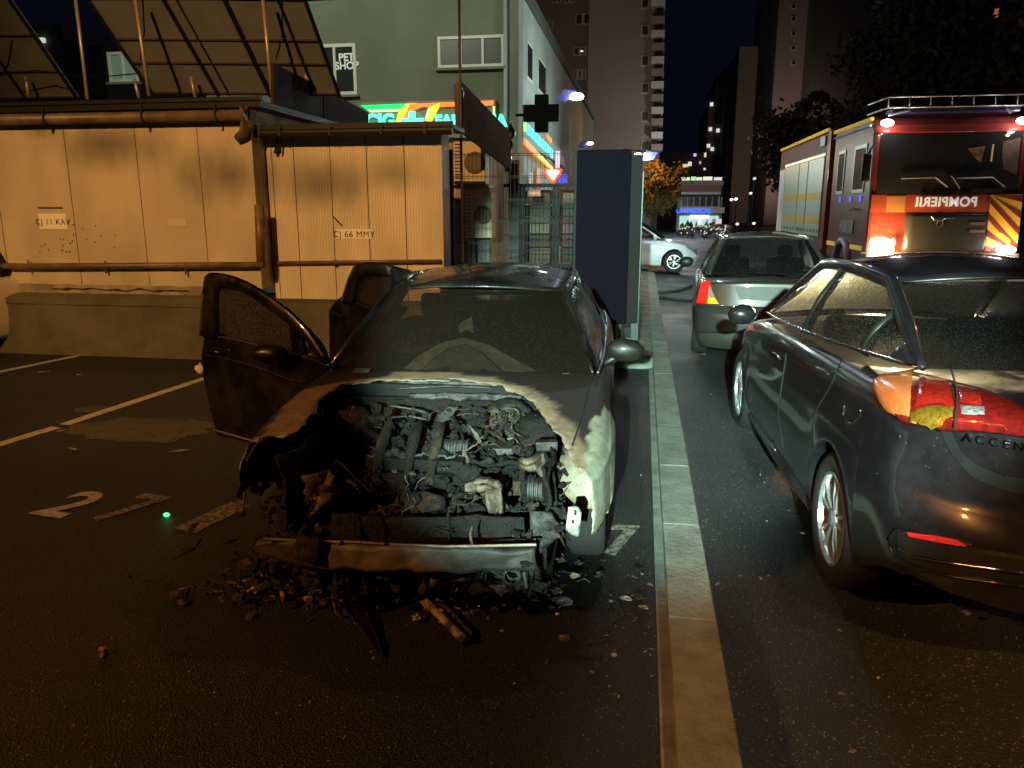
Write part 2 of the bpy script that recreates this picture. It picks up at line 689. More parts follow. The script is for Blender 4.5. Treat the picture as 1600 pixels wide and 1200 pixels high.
def wheel(T, u, v, zc, r, rr, tyre, rim, sg, spokes=10, w=.2, name='wheel'):
    """tyre with rim, as a part with sub-parts; sg = outward side"""
    t = MB()
    o = sg
    prof = [(rr, -w/2), (r * .86, -w/2), (r * .96, -w/2 + .02), (r, -w/2 + .05), (r, w/2 - .05), (r * .96, w/2 - .02), (r * .86, w/2), (rr * 1.02, w/2 - .012), (rr, w/2 - .02)]
    t.lathe([(a, b * o) for a, b in prof], (u, v, zc), 'x', 40)
    tw = t.build(name, tyre, T, True, True, merge=True)
    q = MB()
    f = u + o * (w / 2 - .015)
    q.lathe([(rr, -.14 * o), (rr * .99, .004 * o), (rr * .93, .004 * o), (rr * .9, -.02 * o), (rr * .88, -.13 * o)], (f, v, zc), 'x', 40)
    for i in range(spokes):
        a = 2 * math.pi * (i // 2 * 2 + (i % 2) * .62) / spokes + .2
        da = .6 / spokes
        pr = []
        for rad, wd in ((rr * .16, .8), (rr * .5, .62), (rr * .93, .85)):
            for k in (-1, 1):
                aa = a + k * da * wd * rr * .8 / max(rad, rr * .3)
                pr.append((rad, aa, -.012 if rad < rr * .3 else (-.004 if rad < rr * .7 else -.01)))
        vs = [Vector((f + o * d_, v + rad * math.cos(aa), zc + rad * math.sin(aa))) for rad, aa, d_ in pr]
        vs += [p - Vector((o * .03, 0, 0)) for p in vs]
        q.add(vs, [(0, 1, 3, 2), (2, 3, 5, 4), (6, 8, 9, 7), (8, 10, 11, 9), (0, 2, 8, 6), (2, 4, 10, 8), (1, 7, 9, 3), (3, 9, 11, 5), (4, 5, 11, 10), (0, 6, 7, 1)])
    q.lathe([(0.001, .006 * o), (rr * .12, .004 * o), (rr * .2, -.008 * o), (rr * .2, -.06 * o)], (f, v, zc), 'x', 20)
    q.build('rim', rim, tw, True)
    return tw


def add_wheel(T, u, v, zc, r, rr, tyre, rim, sg, spokes=10, name='wheel'):
    tw = wheel(T, u, v, zc, r, rr, tyre, rim, sg, spokes, name=name)
    d = MB().lathe([(rr * .84, -.05 * sg), (0.001, -.05 * sg)], (u, v, zc), 'x', 24).build('brake_disc', M_DARK, tw, True)
    return tw


M_TYRE = mat('tyre rubber', (.018, .018, .018), .75, bump=.3, bscale=40)
M_ALLOY = mat('alloy', (.62, .63, .64), .28, .75)
M_DARK = mat('dark void', (.008, .008, .009), .9)
M_BLACKP = mat('black plastic', (.015, .015, .016), .45, bump=.1, bscale=200)
M_CHROME = mat('chrome', (.75, .75, .77), .12, 1)
M_INT = mat('car interior', (.012, .012, .013), .8)

# ------------------------------------------------------------------ ground
M_ASPH = asphalt('lot asphalt', (.011, .0112, .0112), (.026, .0265, .0265), .40)
M_ROAD = asphalt('road asphalt', (.027, .029, .030), (.058, .061, .062), .28)
M_FAR = mat('far ground', (.04, .04, .04), .7)


def sheet(name, a, b, z, m, nx=1, ny=1):
    o = MB().grid(lambda i, j: Vector((lerp(a[0], b[0], i / nx), lerp(a[1], b[1], j / ny), z)), nx, ny).build(name, m)
    o['kind'] = 'structure'
    return o


sheet('ground', (-400, -60), (400, 600), -.10, M_FAR)
sheet('car_park', (-30, -12), (.17, 12.5), 0, M_ASPH)
sheet('road', (.3, -12), (60, 90), -.05, M_ROAD)
sheet('yard', (-30, 12.5), (.17, 90), -.004, M_FAR)
M_KERB = mat('kerb concrete', (.30, .31, .27), .75, col2=(.17, .165, .14), scale=5, thr=(.38, .66), bump=.6, bscale=35)
kb = MB()
y = -3.0
i = 0
krng = random.Random(3)
while y < 10.1:
    L_ = 1.0
    jx, jz = krng.uniform(-.002, .002), krng.uniform(-.0008, .0008)
    kb.box((.165 + jx, y, -.2), (.36 + jx, y + L_ - .003, .085 + jz))
    y += L_
kb.box((.170, 10.1, -.2), (.36, 22, .05))
o = kb.build('kerb', M_KERB, bevel=.006); o['kind'] = 'structure'
o = MB().box((.12, -3, -.1), (.17, 10.1, .012)).build('kerb_footing', M_KERB); o['kind'] = 'structure'
o = MB().box((-.25, 10.1, -.1), (.168, 22, .07)).build('pavement', mat('worn paving', (.26, .22, .17), .8, col2=(.12, .10, .085), scale=3, bump=.6, bscale=20)); o['kind'] = 'structure'
# painted markings
M_PAINT = mat('worn road paint', (.50, .46, .36), .8, col2=(.06, .055, .05), scale=16, thr=(.52, .72), bump=.5, bscale=120)
M_PAINT2 = mat('very worn road paint', (.30, .27, .21), .8, col2=(.045, .042, .04), scale=30, thr=(.42, .62), bump=.5, bscale=120)


def mark(pl, w_, name='bay_line', m=None, z=.004):
    a, b = gnd(*pl[0]), gnd(*pl[1])
    d = (b - a).normalized()
    n = Vector((-d.y, d.x, 0)) * w_ / 2
    k = 24
    o = MB().grid(lambda i, j: a.lerp(b, i / k) + n * (2 * j - 1) * (1 + .12 * noise.noise(Vector((i * 1.3, j * 9, pl[0][0])))) + Vector((0, 0, z)), k, 1).build(name, m or M_PAINT)
    o['kind'] = 'structure'
    return o


mark([(-120, 731), (88, 668)], .11)
mark([(100, 664), (322, 591)], .11)
mark([(-60, 594), (122, 556)], .10)
mark([(288, 830), (375, 788)], .16, m=M_PAINT2)


def gnum(s, px, py, hgt, rz, m, sx=1.0):
    p = gnd(px, py, .004)
    r = Vector((math.cos(rz), math.sin(rz), 0))
    u = Vector((-math.sin(rz), math.cos(rz), 0))
    M = frame_m(p, r, u)
    o = text('bay_number', s, hgt, m, None, M @ Matrix.Diagonal((sx, 1, 1, 1)), .0006, .012)
    o['kind'] = 'structure'


# wet and sooty patches left by the fire hoses
def wet(px, py, rx, ry, seed, m, z=.003):
    c = gnd(px, py)
    vs, n = [Vector((c.x, c.y, z))], 72
    for i in range(n):
        a = 2 * math.pi * i / n
        k = 1 + .45 * noise.noise(Vector((math.cos(a) * 1.6, math.sin(a) * 1.6, seed))) + .16 * noise.noise(Vector((math.cos(a) * 6, math.sin(a) * 6, seed)))
        vs.append(Vector((c.x + math.cos(a) * rx * k, c.y + math.sin(a) * ry * k, z)))
    o = MB().add(vs, [(0, i + 1, (i + 1) % n + 1) for i in range(n)]).build('wet_patch', m)
    o['kind'] = 'structure'


M_PUD = mat('puddle', (.006, .006, .006), .12, 0, bump=.12, bscale=45, spec=.5, col2=(.012, .011, .010), scale=5, rough2=.34)
M_SOOTG = asphalt('soot soaked asphalt', (.004, .004, .004), (.013, .012, .011), .36)
wet(225, 672, .62, .34, 1, M_PUD)
wet(150, 640, .2, .12, 2, M_PUD)
wet(560, 960, 1.15, .42, 3, M_SOOTG)
wet(400, 900, .5, .35, 4, M_SOOTG, .0024)
wet(905, 905, .22, .5, 6, M_SOOTG, .0018)
gnum('2', 108, 789, .55, R(-8), M_PAINT, .95)
gnum('7', 200, 795, .60, R(-8), M_PAINT2, .8)
gnum('7', 968, 845, .55, R(2), M_PAINT2, .8)

# ------------------------------------------------------------------ plinth and the two site cabins
M_PLINTH = mat('stained concrete', (.135, .12, .095), .85, col2=(.06, .05, .04), scale=1.1, thr=(.40, .68), bump=.4, bscale=30)
pt = thing('concrete_plinth', 'long low stained concrete plinth wall under the two orange lit cabins', 'wall', (-6, 8.3, 0))
MB().grid(lambda i, j: Vector((lerp(-14, -2.27, i / 60), 8.30 + (.02 * noise.noise(Vector((i * .5, j, 0)))), lerp(-.05, .70, j / 6))), 60, 6).box((-14, 8.325, -.05), (-2.29, 9.4, .695)).build('face', M_PLINTH, pt, merge=False)
# broken screed ledge on top
sc = MB()
def ledge(i, j):
    x = lerp(-14, -4.45, i / 90)
    yy = [8.285, 8.285, 8.36 + .03 * noise.noise(Vector((x * 3, 1, 0))), 8.49][j]
    zz = [.63, .70, .725 + .008 * noise.noise(Vector((x * 6, 5, 0))), .75 + .006 * noise.noise(Vector((x * 5.0, 0, 0)))][j]
    return Vector((x, yy, zz))
sc.grid(ledge, 90, 3).build('screed_ledge', M_PLINTH, pt)
MB().grid(lambda i, j: Vector((lerp(-14, -4.45, i / 160), 8.478, (.74 if j == 0 else .855 + .012 * noise.noise(Vector((i * .31, 2, 0))))))  , 160, 1).build('upstand', mat('lighter render', (.36, .32, .25), .85, col2=(.2, .17, .13), scale=3, bump=.4), pt)
MB().grid(lambda i, j: Vector((lerp(-7.2, -5.35, i / 120), 8.468, .80 + .03 * noise.noise(Vector((i * .07, 9, 0))) + (j - .5) * (.012 + .035 * max(0, noise.noise(Vector((i * .11, 4, 1)))))))  , 120, 1).build('crack', mat('dark crack', (.03, .022, .016), .9), pt)


def stained_panel(name, col, stains, streak=60):
    """cream cladding with soft dark stains of their own place and shape"""
    m = bpy.data.materials.new(name)
    m.use_nodes = True
    nt = m.node_tree
    N, L = nt.nodes, nt.links
    p = N['Principled BSDF']
    p.inputs['Roughness'].default_value = .6
    tc = N.new('ShaderNodeTexCoord')
    n = N.new('ShaderNodeTexNoise'); n.inputs['Scale'].default_value = 2.2; n.inputs['Detail'].default_value = 7
    mp = N.new('ShaderNodeMapping'); mp.inputs['Scale'].default_value = (1, 1, .45)
    L.new(tc.outputs['Object'], mp.inputs[0]); L.new(mp.outputs[0], n.inputs['Vector'])
    mr = N.new('ShaderNodeMapRange'); mr.inputs[1].default_value = .3; mr.inputs[2].default_value = .7
    mr.inputs[3].default_value = .78; mr.inputs[4].default_value = 1.06
    L.new(n.outputs['Fac'], mr.inputs[0])
    cur = mr.outputs[0]
    for (x, z, rx, rz, amt) in stains:
        s1 = N.new('ShaderNodeVectorMath'); s1.operation = 'SUBTRACT'
        s1.inputs[1].default_value = (x, 0, z); L.new(tc.outputs['Object'], s1.inputs[0])
        s2 = N.new('ShaderNodeVectorMath'); s2.operation = 'MULTIPLY'
        s2.inputs[1].default_value = (1 / rx, 0, 1 / rz); L.new(s1.outputs[0], s2.inputs[0])
        ln = N.new('ShaderNodeVectorMath'); ln.operation = 'LENGTH'; L.new(s2.outputs[0], ln.inputs[0])
        wv = N.new('ShaderNodeMath'); wv.operation = 'MULTIPLY_ADD'; wv.inputs[1].default_value = .9; 
        L.new(n.outputs['Fac'], wv.inputs[0]); L.new(ln.outputs['Value'], wv.inputs[2])
        q = N.new('ShaderNodeMapRange'); q.interpolation_type = 'SMOOTHSTEP'
        q.inputs[1].default_value = .45; q.inputs[2].default_value = 1.5
        q.inputs[3].default_value = 1 - amt; q.inputs[4].default_value = 1
        L.new(wv.outputs[0], q.inputs[0])
        mu = N.new('ShaderNodeMath'); mu.operation = 'MULTIPLY'
        L.new(cur, mu.inputs[0]); L.new(q.outputs[0], mu.inputs[1])
        cur = mu.outputs[0]
    sc_ = N.new('ShaderNodeVectorMath'); sc_.operation = 'SCALE'; sc_.inputs[0].default_value = col
    L.new(cur, sc_.inputs['Scale'])
    L.new(sc_.outputs[0], p.inputs['Base Color'])
    n2 = N.new('ShaderNodeTexNoise'); n2.inputs['Scale'].default_value = 3; n2.inputs['Detail'].default_value = 4
    b = N.new('ShaderNodeBump'); b.inputs['Strength'].default_value = .5; b.inputs['Distance'].default_value = .05
    L.new(n2.outputs['Fac'], b.inputs['Height']); L.new(b.outputs[0], p.inputs['Normal'])
    return m


M_CAB1 = stained_panel('aged cream cladding', (.60, .50, .38), [(-6.2, 2.52, 1.0, .42, .68), (-4.75, 2.15, .7, .45, .7), (-7.1, 2.75, .5, .2, .4), (-9, 2.6, 1, .3, .4)])
M_CAB2 = stained_panel('cream cabin cladding', (.76, .66, .52), [(-3.75, 2.05, .75, .38, .66), (-2.9, 2.15, .6, .35, .55), (-4.35, 2.2, .35, .5, .5)])
M_SEAM = mat('cladding seam', (.10, .07, .045), .8)
M_GUT = mat('gutter plastic', (.20, .135, .085), .45, col2=(.10, .07, .05), scale=4)
M_ROOFD = mat('dark roof edge', (.018, .016, .015), .5, .3)
c1 = thing('site_cabin', 'wide cream clad cabin behind the open car doors, carrying two tilted solar panels', 'cabin', (0, 0, 0))
MB().box((-13.8, 8.5, .84), (-4.42, 11.9, 2.86)).build('wall', M_CAB1, c1)
for px in (8, 120, 226, 320, 412):
    x = at(px + 8, 440, 8.5).x
    MB().box((x - .004, 8.496, .86), (x + .004, 8.499, 2.84)).build('panel_seam', M_SEAM, c1)
MB().box((-14, 8.36, 2.862), (-4.22, 12, 2.93)).box((-14, 8.34, 2.93), (-4.20, 8.40, 2.97)).build('roof', M_ROOFD, c1)
g_ = MB()
g_.tube([(-14, 8.40, 2.80), (-4.42, 8.40, 2.78)], .062, 14)
g_.build('gutter', M_GUT, c1, smooth_=True)
for x in (-8.2, -6.9, -5.65, -4.75):
    MB().box((x - .012, 8.33, 2.70), (x + .012, 8.47, 2.90)).build('gutter_bracket', M_ROOFD, c1)
dp = MB()
dp.tube([(-4.42, 8.38, 2.86), (-4.40, 8.36, 2.70), (-4.46, 8.42, 2.60), (-4.56, 8.47, 2.54)], .055, 12)
dp.build('downpipe', M_GUT, c1, smooth_=True)
MB().tube([at(404, 320, 8.46), at(408, 415, 8.46)], .05, 12).build('downpipe', M_GUT, c1, smooth_=True)
cb = MB().tube([(-14, 8.44, 1.06), (-7.5, 8.44, 1.07), (-4.35, 8.44, 1.125)], .038, 12)
for x in (-9.6, -7.45, -6.4, -5.35):
    cb.tube([(x, 8.44, 1.0), (x, 8.44, 1.15)], .012, 6)
cb.build('service_pipe', M_GUT, c1, smooth_=True)
c2 = thing('site_cabin', 'narrower cream cabin with vertical boards, standing between the wide cabin and the wire fence', 'cabin', (0, 0, 0))
MB().box((-4.40, 8.8, .54), (-2.28, 9.15, 2.62)).build('wall', M_CAB2, c2)
sm = MB()
for px in (470, 525, 580, 637):
    x = at(px, 430, 8.8).x
    MB().box((x - .005, 8.795, .56), (x + .005, 8.799, 2.6)).build('panel_seam', M_SEAM, c2)
rb2 = MB()
x = -4.38
while x < -2.3:
    rb2.box((x - .0015, 8.797, .56), (x + .0015, 8.799, 2.6)); x += .035
rb2.build('fine_ribs', mat('rib shade', (.46, .38, .28), .7), c2)
rf = MB().box((-4.5, 8.62, 2.622), (-2.10, 9.2, 2.67)).box((-4.5, 8.60, 2.60), (-2.10, 8.64, 2.70))
rf.tube([(-4.5, 8.60, 2.60), (-2.10, 8.60, 2.60)], .045, 10)
for x in (-4.1, -3.5, -2.9, -2.4):
    rf.box((x - .015, 8.54, 2.57), (x + .015, 8.66, 2.66))
rf.build('roof', M_ROOFD, c2)
MB().tube([(-4.40, 8.76, 1.125), (-2.3, 8.76, 1.17)], .022, 10).tube([(-3.6, 8.76, 1.11), (-3.6, 8.76, 1.17)], .03, 8).build('service_pipe', M_GUT, c2, smooth_=True)
MB().tube([at(x, y_, 8.74) for x, y_ in ((430, 212), (434, 226), (430, 240))], .02, 6).tube([at(x, y_, 8.74) for x, y_ in ((440, 212), (438, 240))], .012, 6).build('cable_drop', M_ROOFD, c2)
MB().tube([at(520, 338, 8.77), at(534, 352, 8.77)], .008, 6).build('bracket', M_ROOFD, c2)
# a slim plinth below cabin 2 is the long plinth; number plates on the walls
M_PLATE = mat('number plate', (.9, .85, .75), .5)
M_INK = mat('black ink', (.02, .012, .01), .6)


def plate_sign(px0, py0, px1, py1, Y, s, size, label, m=M_PLATE, ink=M_INK):
    a, b = at(px0, py0, Y - .006), at(px1, py1, Y - .006)
    t = thing('number_plate', label, 'plate', (a.x, Y, 0))
    MB().box((min(a.x, b.x) - .02, Y - .008, b.z - .01), (max(a.x, b.x) + .02, Y - .001, a.z + .01)).build('plate', m, t)
    c_ = (a + b) / 2
    if s:
        text('lettering', s, size, ink, t, frame_m((c_.x, Y - .0095, c_.z - .008), (1, 0, 0), (0, 0, 1)), .0008, 0, 1.12)
    return t


t = plate_sign(62, 335, 103, 357, 8.5, 'CJ 11 KAV', .095, 'worn number plate reading CJ 11 KAV, leftmost plate on the wide cabin')
MB().box((-7.27, 8.493, 1.765), (-6.93, 8.499, 1.785)).build('tape_strip', M_SEAM, t)
plate_sign(263, 343, 290, 353, 8.5, '',  .05, 'small faded plate right of the CJ 11 KAV plate', mat('faded plate', (.62, .5, .36), .6), mat('faded ink', (.35, .26, .18), .6))
plate_sign(528, 359, 578, 372, 8.8, 'CJ 66 MMY', .10, 'white number plate reading CJ 66 MMY on the narrow cabin')
# rust specks
sp = MB()
for i in range(26):
    x, y_ = random.choice([(random.uniform(100, 190), random.uniform(350, 400)), (random.uniform(60, 110), random.uniform(372, 398))])
    p = at(x, y_, 8.497); s_ = random.uniform(.002, .008)
    sp.box((p.x - s_, 8.494, p.z - s_ * 1.5), (p.x + s_, 8.4985, p.z + s_ * 1.5))
sp.build('rust_specks', mat('rust speck', (.12, .03, .01), .8), c1)['kind'] = 'stuff'

# ------------------------------------------------------------------ solar panels on the roof
M_PBACK = mat('panel backsheet', (.14, .15, .165), .7, col2=(.115, .122, .13), scale=2)
M_ALU = mat('weathered aluminium', (.5, .42, .34), .45, .5)
M_BLACKR = mat('black rail', (.01, .01, .012), .35, .3)


def solar(name_label, bl_, br_, tr_, tl_, rails, crosses, poles):
    t = thing('solar_array', name_label, 'solar panel', (at(*bl_[:2], bl_[2]).x, 9.6, 2.93))
    c4 = [at(*q) for q in (bl_, br_, tr_, tl_)]
    n = (c4[1] - c4[0]).cross(c4[3] - c4[0]).normalized()
    if n.y < 0: n = -n
    MB().slab(c4, n * .03).build('panel_back', M_PBACK, t)
    def pp(s_, v):
        return (c4[0] * (1 - s_) + c4[1] * s_) * (1 - v) + (c4[3] * (1 - s_) + c4[2] * s_) * v
    for s_, r_ in rails:
        MB().tube([pp(s_, 0) - n * .03, pp(s_, 1) - n * .03], r_, 4).build('frame_rail', M_BLACKR, t)
    for v in crosses:
        MB().tube([pp(0, v) - n * .02, pp(1, v) - n * .02], .02, 4).build('cross_rail', mat('brown cross rail', (.12, .09, .07), .6), t)
    for k in ((.02, .15, .32, .6), (.3, .55, .62, .85), (.35, .9, .6, .62), (.75, .2, .9, .5)):
        MB().tube([pp(k[0], k[1]) - n * .012, pp((k[0] + k[2]) / 2, (k[1] + k[3]) / 2 - .04) - n * .015, pp(k[2], k[3]) - n * .012], .006, 5).build('cable', M_BLACKR, t)
    for (x0, y0, Y0, x1, y1, Y1) in poles:
        MB().tube([at(x1, y1, Y1), at(x0, y0, Y0)], .022, 10).build('post', M_ALU, t, smooth_=True)
    return t


solar('large tilted solar panel seen from its brown underside on the wide cabin roof', (242, 148, 10.3), (532, 150, 10.3), (410, -190, 8.9), (10, -190, 8.9),
      [(0, .03), (.36, .035), (.42, .015), (.64, .04), (.88, .02), (1, .03)], [.02, .18, .30, .50],
      [(118, -10, 9.3), (212, -5, 9.3), (411, -5, 9.3), (209, 122, 10.0), (297, 118, 10.0), (474, 116, 10.0)] and
      [(117, -10, 9.3, 137, 155, 9.3), (210, -10, 9.3, 233, 150, 9.3), (410, -10, 9.3, 425, 150, 9.3), (210, 124, 10.0, 217, 153, 10.0), (298, 120, 10.0, 305, 152, 10.0), (476, 117, 10.0, 481, 125, 10.0)])
solar('tilted solar panel at the far left of the cabin roof, its rear side brown', (-260, 158, 10.3), (122, 152, 10.3), (-10, -40, 9.3), (-400, -40, 9.3),
      [(0, .03), (.55, .03), (.8, .025), (1, .03)], [.02, .25, .55],
      [(40, 120, 10.0, 45, 152, 10.0)])
MB().box((-10.5, 9.0, 2.95), (-7.0, 9.5, 3.06)).build('roof_vent_box', mat('painted sheet', (.5, .38, .2), .6), None, bevel=.02, tag=('low ochre sheet metal duct lying on the roof edge under the left solar panel', 'duct'))
# dark leaning sheets on the roof
def leaning(pl, Y0, Y1, label, col):
    ys = [lerp(Y0, Y1, i / (len(pl) - 1)) if len(pl) > 4 else None for i in range(len(pl))]
    pts = [at(x, y_, Y) for x, y_, Y in pl]
    n = (pts[1] - pts[0]).cross(pts[-1] - pts[0]).normalized() * .03
    MB().slab(pts, n).build('metal_sheet', col, None, tag=(label, 'metal sheet'))
M_SHEET = mat('streaked dark sheet', (.04, .02, .013), .85, 0, col2=(.02, .011, .008), scale=6, stretch=(4, 4, .6))
leaning([(427, 168, 8.9), (427, 98, 8.9), (505, 138, 10.8), (505, 192, 10.8)], 0, 0, 'upright dark streaked metal sheet on the roof between the solar panel and the pharmacy sign', M_SHEET)
leaning([(506, 192, 10.8), (506, 138, 10.8), (576, 176, 12.4), (576, 198, 12.4)], 0, 0, 'second dark sheet continuing behind the streaked one down to the sign', M_SHEET)
leaning([(722, 128, 9.6), (796, 205, 11.2), (800, 268, 11.2), (722, 206, 9.6)], 0, 0, 'brown sloping sheet above the air conditioners, right of the thin pole', mat('brown sheet', (.07, .036, .022), .85, col2=(.04, .022, .016), scale=2))
MB().slab([at(709, 132, 9.5), at(716, 127, 9.5), at(724, 142, 9.5), at(724, 205, 9.5), at(712, 205, 9.5)], (0, .04, 0)).build('roof_bracket', M_BLACKR, None, tag=('black upright bracket beside the thin pole at the roof end', 'bracket'))
MB().tube([at(724, 410, 9.4), at(720, 200, 9.4), at(717, -40, 9.4)], .017, 8).build('thin_pole', mat('dull pole', (.10, .08, .06), .5, .4), None, smooth_=True, tag=('tall thin dark pole rising from the wire fence past the roof', 'pole'))
MB().tube([at(x, y_, 9.8) for x, y_ in ((0, 118), (60, 110), (110, 118), (160, 120), (215, 115))], .008, 5).build('cable', M_BLACKR, None, tag=('thin black cable slung between the two solar panels', 'cable'))

# ------------------------------------------------------------------ rear annex, air conditioners, fence and gate
M_SID = mat('beige siding', (.55, .43, .28), .7, col2=(.45, .35, .23), scale=5)
ax = thing('annex', 'narrow beige sided annex behind the wire fence', 'annex', (-2.2, 11, 0))
p0, p1 = at(688, 222, 11.0), at(764, 222, 11.0)
MB().box((p0.x - .3, 11.0, 0), (p1.x, 13.5, p1.z)).build('wall', M_SID, ax)
s_ = MB()
x = p0.x
while x < p1.x - .02:
    s_.box((x - .006, 10.99, .05), (x + .006, 10.999, p1.z - .02)); x += .085
s_.build('siding_grooves', mat('groove', (.2, .14, .08), .8), ax)
q0, q1 = at(732, 358, 10.97), at(766, 470, 10.97)
MB().box((q0.x, 10.96, 0), (q1.x, 10.985, q0.z)).build('grey_panel', mat('grey sheet', (.12, .12, .11), .6), ax)


def aircon(px0, py0, px1, py1, Y, label, side):
    a, b = at(px0, py0, Y), at(px1, py1, Y)
    t = thing('air_conditioner', label, 'air conditioner', (a.x, Y, b.z), 0, 'air conditioner outdoor units behind the fence')
    MB().box((a.x, Y, b.z), (b.x, Y + .32, a.z)).build('casing', mat('aircon casing', (.66, .52, .34), .55), t, bevel=.012)
    cx, cz, r = lerp(a.x, b.x, .68), (a.z + b.z) / 2, min(b.x - a.x, a.z - b.z) * .34
    MB().lathe([(r, 0), (r * .96, -.012), (r * .5, -.016), (0.001, -.016)], (cx, Y, cz), 'y', 28).build('fan_grille', mat('fan shade', (.16, .12, .07), .7), t, smooth_=True)
    sl = MB()
    n = 12
    for i in range(n):
        z = lerp(b.z + .04, a.z - .04, i / (n - 1))
        sl.box((a.x + .02, Y - .006, z - .008), (lerp(a.x, b.x, .24), Y - .001, z + .008))
    sl.build('side_slats', M_BLACKR, t)
    return t


aircon(708, 221, 758, 288, 10.5, 'upper air conditioner, bracketed near the cabin corner below the brown sheet', 1)
aircon(726, 300, 768, 372, 10.6, 'lower air conditioner, just under the upper one', 1)
MB().box((at(700, 0, 10.45).x, 10.45, at(700, 294, 10.45).z), (at(762, 0, 10.45).x, 10.9, at(700, 289, 10.45).z)).build('bracket_shelf', M_GUT, None, tag=('flat bracket shelf carrying the upper air conditioner', 'shelf'))

M_WIRE = mat('fence wire', (.008, .008, .008), .6, 0, spec=.2)
fx0, fx1 = -2.44, -.80
fe = thing('wire_fence', 'dark welded wire mesh fence panel between the cabin and the dark blue board', 'fence', (fx0, 9.5, 0))
wm = MB()
x = fx0
i = 0
while x < fx1:
    wm.box((x - .002, 9.498, .1), (x + .002, 9.502, 2.43)); x += .052
for z in (2.41, 2.15, 1.88, 1.62, 1.36, 1.10, .85, .6):
    wm.box((fx0, 9.494, z - .004), (fx1, 9.498, z + .004))
    wm.box((fx0, 9.494, z - .024), (fx1, 9.498, z - .018))
wm.build('mesh', M_WIRE, fe)
for x in (fx0 + .09, fx1 - .01):
    MB().box((x - .022, 9.505, 0), (x + .022, 9.55, 2.47)).build('post', M_WIRE, fe)
MB().lump(at(692, 400, 9.4), (.02, .02, .02), 1, 0).build('post_cap', M_CHROME, fe)
# gate further back with crates behind
gx0, gx1 = at(766, 300, 12.2).x, at(903, 300, 12.2).x
gz = at(830, 292, 12.2).z
ga = thing('wire_gate', 'dark framed wire gate standing behind the wire fence', 'gate', (gx0, 12.2, 0))
gm = MB()
x = gx0
while x < gx1:
    gm.box((x - .003, 12.198, .1), (x + .003, 12.202, gz)); x += .06
for k in range(9):
    z = lerp(.15, gz, k / 8)
    gm.box((gx0, 12.19, z - .006), (gx1, 12.196, z + .006))
gm.build('mesh', M_WIRE, ga)
for px in (766, 812, 818, 866, 872, 903):
    x = at(px, 300, 12.2).x
    MB().box((x - .025, 12.205, 0), (x + .025, 12.25, gz + .02)).build('frame_post', M_WIRE, ga)
MB().box((gx0, 12.205, gz), (gx1, 12.25, gz + .05)).build('top_rail', M_WIRE, ga)
a, b = at(825, 297, 12.15), at(845, 307, 12.15)
sg_ = MB().box((a.x, 12.15, b.z), (b.x, 12.18, a.z)).build('notice', mat('red brown notice', (.4, .16, .1), .6), ga)
text('lettering', 'AGRO', .055, mat('cream ink', (.8, .7, .5), .6), sg_, frame_m(((a.x + b.x) / 2, 12.147, (a.z + b.z) / 2), (1, 0, 0), (0, 0, 1)))
MB().box((at(700, 0, 12.6).x, 12.7, 0), (at(812, 0, 12.7).x, 12.8, at(800, 250, 12.7).z)).build('grey_shed', mat('blue grey sheet', (.04, .05, .053), .6, col2=(.028, .034, .037), scale=3), None, tag=('blue grey sheet clad shed wall behind the gate, left of the crates', 'shed'))
cols = [(.10, .07, .05), (.05, .042, .035), (.13, .11, .08), (.04, .036, .03), (.08, .045, .03)]
crng = random.Random(5)
for (pa, pb, nm) in ((818, 862, 'left'), (873, 902, 'right')):
    yb = 412
    k = 0
    for h_ in (26, 22, 28, 20, 24):
        xa, xb = pa + crng.uniform(0, 3), pb - crng.uniform(0, 4)
        a, b = at(xa, yb - h_, 13.2), at(xb, yb, 13.2)
        MB().box((a.x, 13.2, b.z + .01), (b.x, 13.75, a.z - .01)).box((a.x - .01, 13.19, a.z - .04), (b.x + .01, 13.76, a.z - .02)).build(
            'crate', mat('crate%d' % (k + (3 if nm == 'right' else 0)), cols[(k + (3 if nm == 'right' else 0)) % 5], .7, bump=.3), None, bevel=.01,
            tag=('%s crate of the %s stack behind the gate' % (['lowest', 'second lowest', 'middle', 'second from top', 'topmost'][k], nm), 'crate', 'crates stacked behind the gate'))
        yb -= h_ - 1
        k += 1

# dark blue advertising board on posts beside the kerb
M_NAVY = mat('dark blue board', (.0042, .0032, .009), .8, spec=.08, col2=(.005, .0035, .007), scale=1.3, thr=(.4, .65))
M_POSTG = mat('dark green post', (.02, .04, .035), .4, .4)
bo = thing('advert_board', 'tall dark blue board on two dark posts at the end of the kerb', 'board', (-.4, 9.45, 0))
MB().box((-.80, 9.44, .38), (-.165, 9.50, 2.44)).build('panel', M_NAVY, bo, bevel=.008)
MB().box((-.165, 9.43, .40), (-.03, 9.52, 2.38)).build('side_panel', mat('brown grey panel', (.014, .011, .011), .7, spec=.2, col2=(.01, .008, .009), scale=2), bo, bevel=.008)
for px, sxx in ((968, .022), (992, .05)):
    p = at(px, 500, 9.6)
    MB().box((p.x - sxx, 9.55, .05), (p.x + sxx, 9.63, 2.2)).build('post', M_POSTG, bo, bevel=.006)
M_BARR = mat('green lit concrete', (.22, .25, .20), .8, col2=(.12, .14, .11), scale=6, bump=.5)  # green of the light put into the concrete colour
MB().box((-.24, 8.62, -.02), (.165, 9.75, .15)).build('concrete_block', M_BARR, None, bevel=.02, tag=('low green lit concrete block at the foot of the dark blue board', 'concrete block'))
MB().tube([at(x, y_, 10.4) for x, y_ in ((968, 500), (974, 478), (970, 466))], .02, 6).lump(at(975, 480, 10.5), (.05, .03, .09), 2, .3).build('plastic_bag', mat('pale bag', (.5, .42, .28), .6), None, tag=('pale crumpled bag stuck between the posts of the dark blue board', 'bag'))
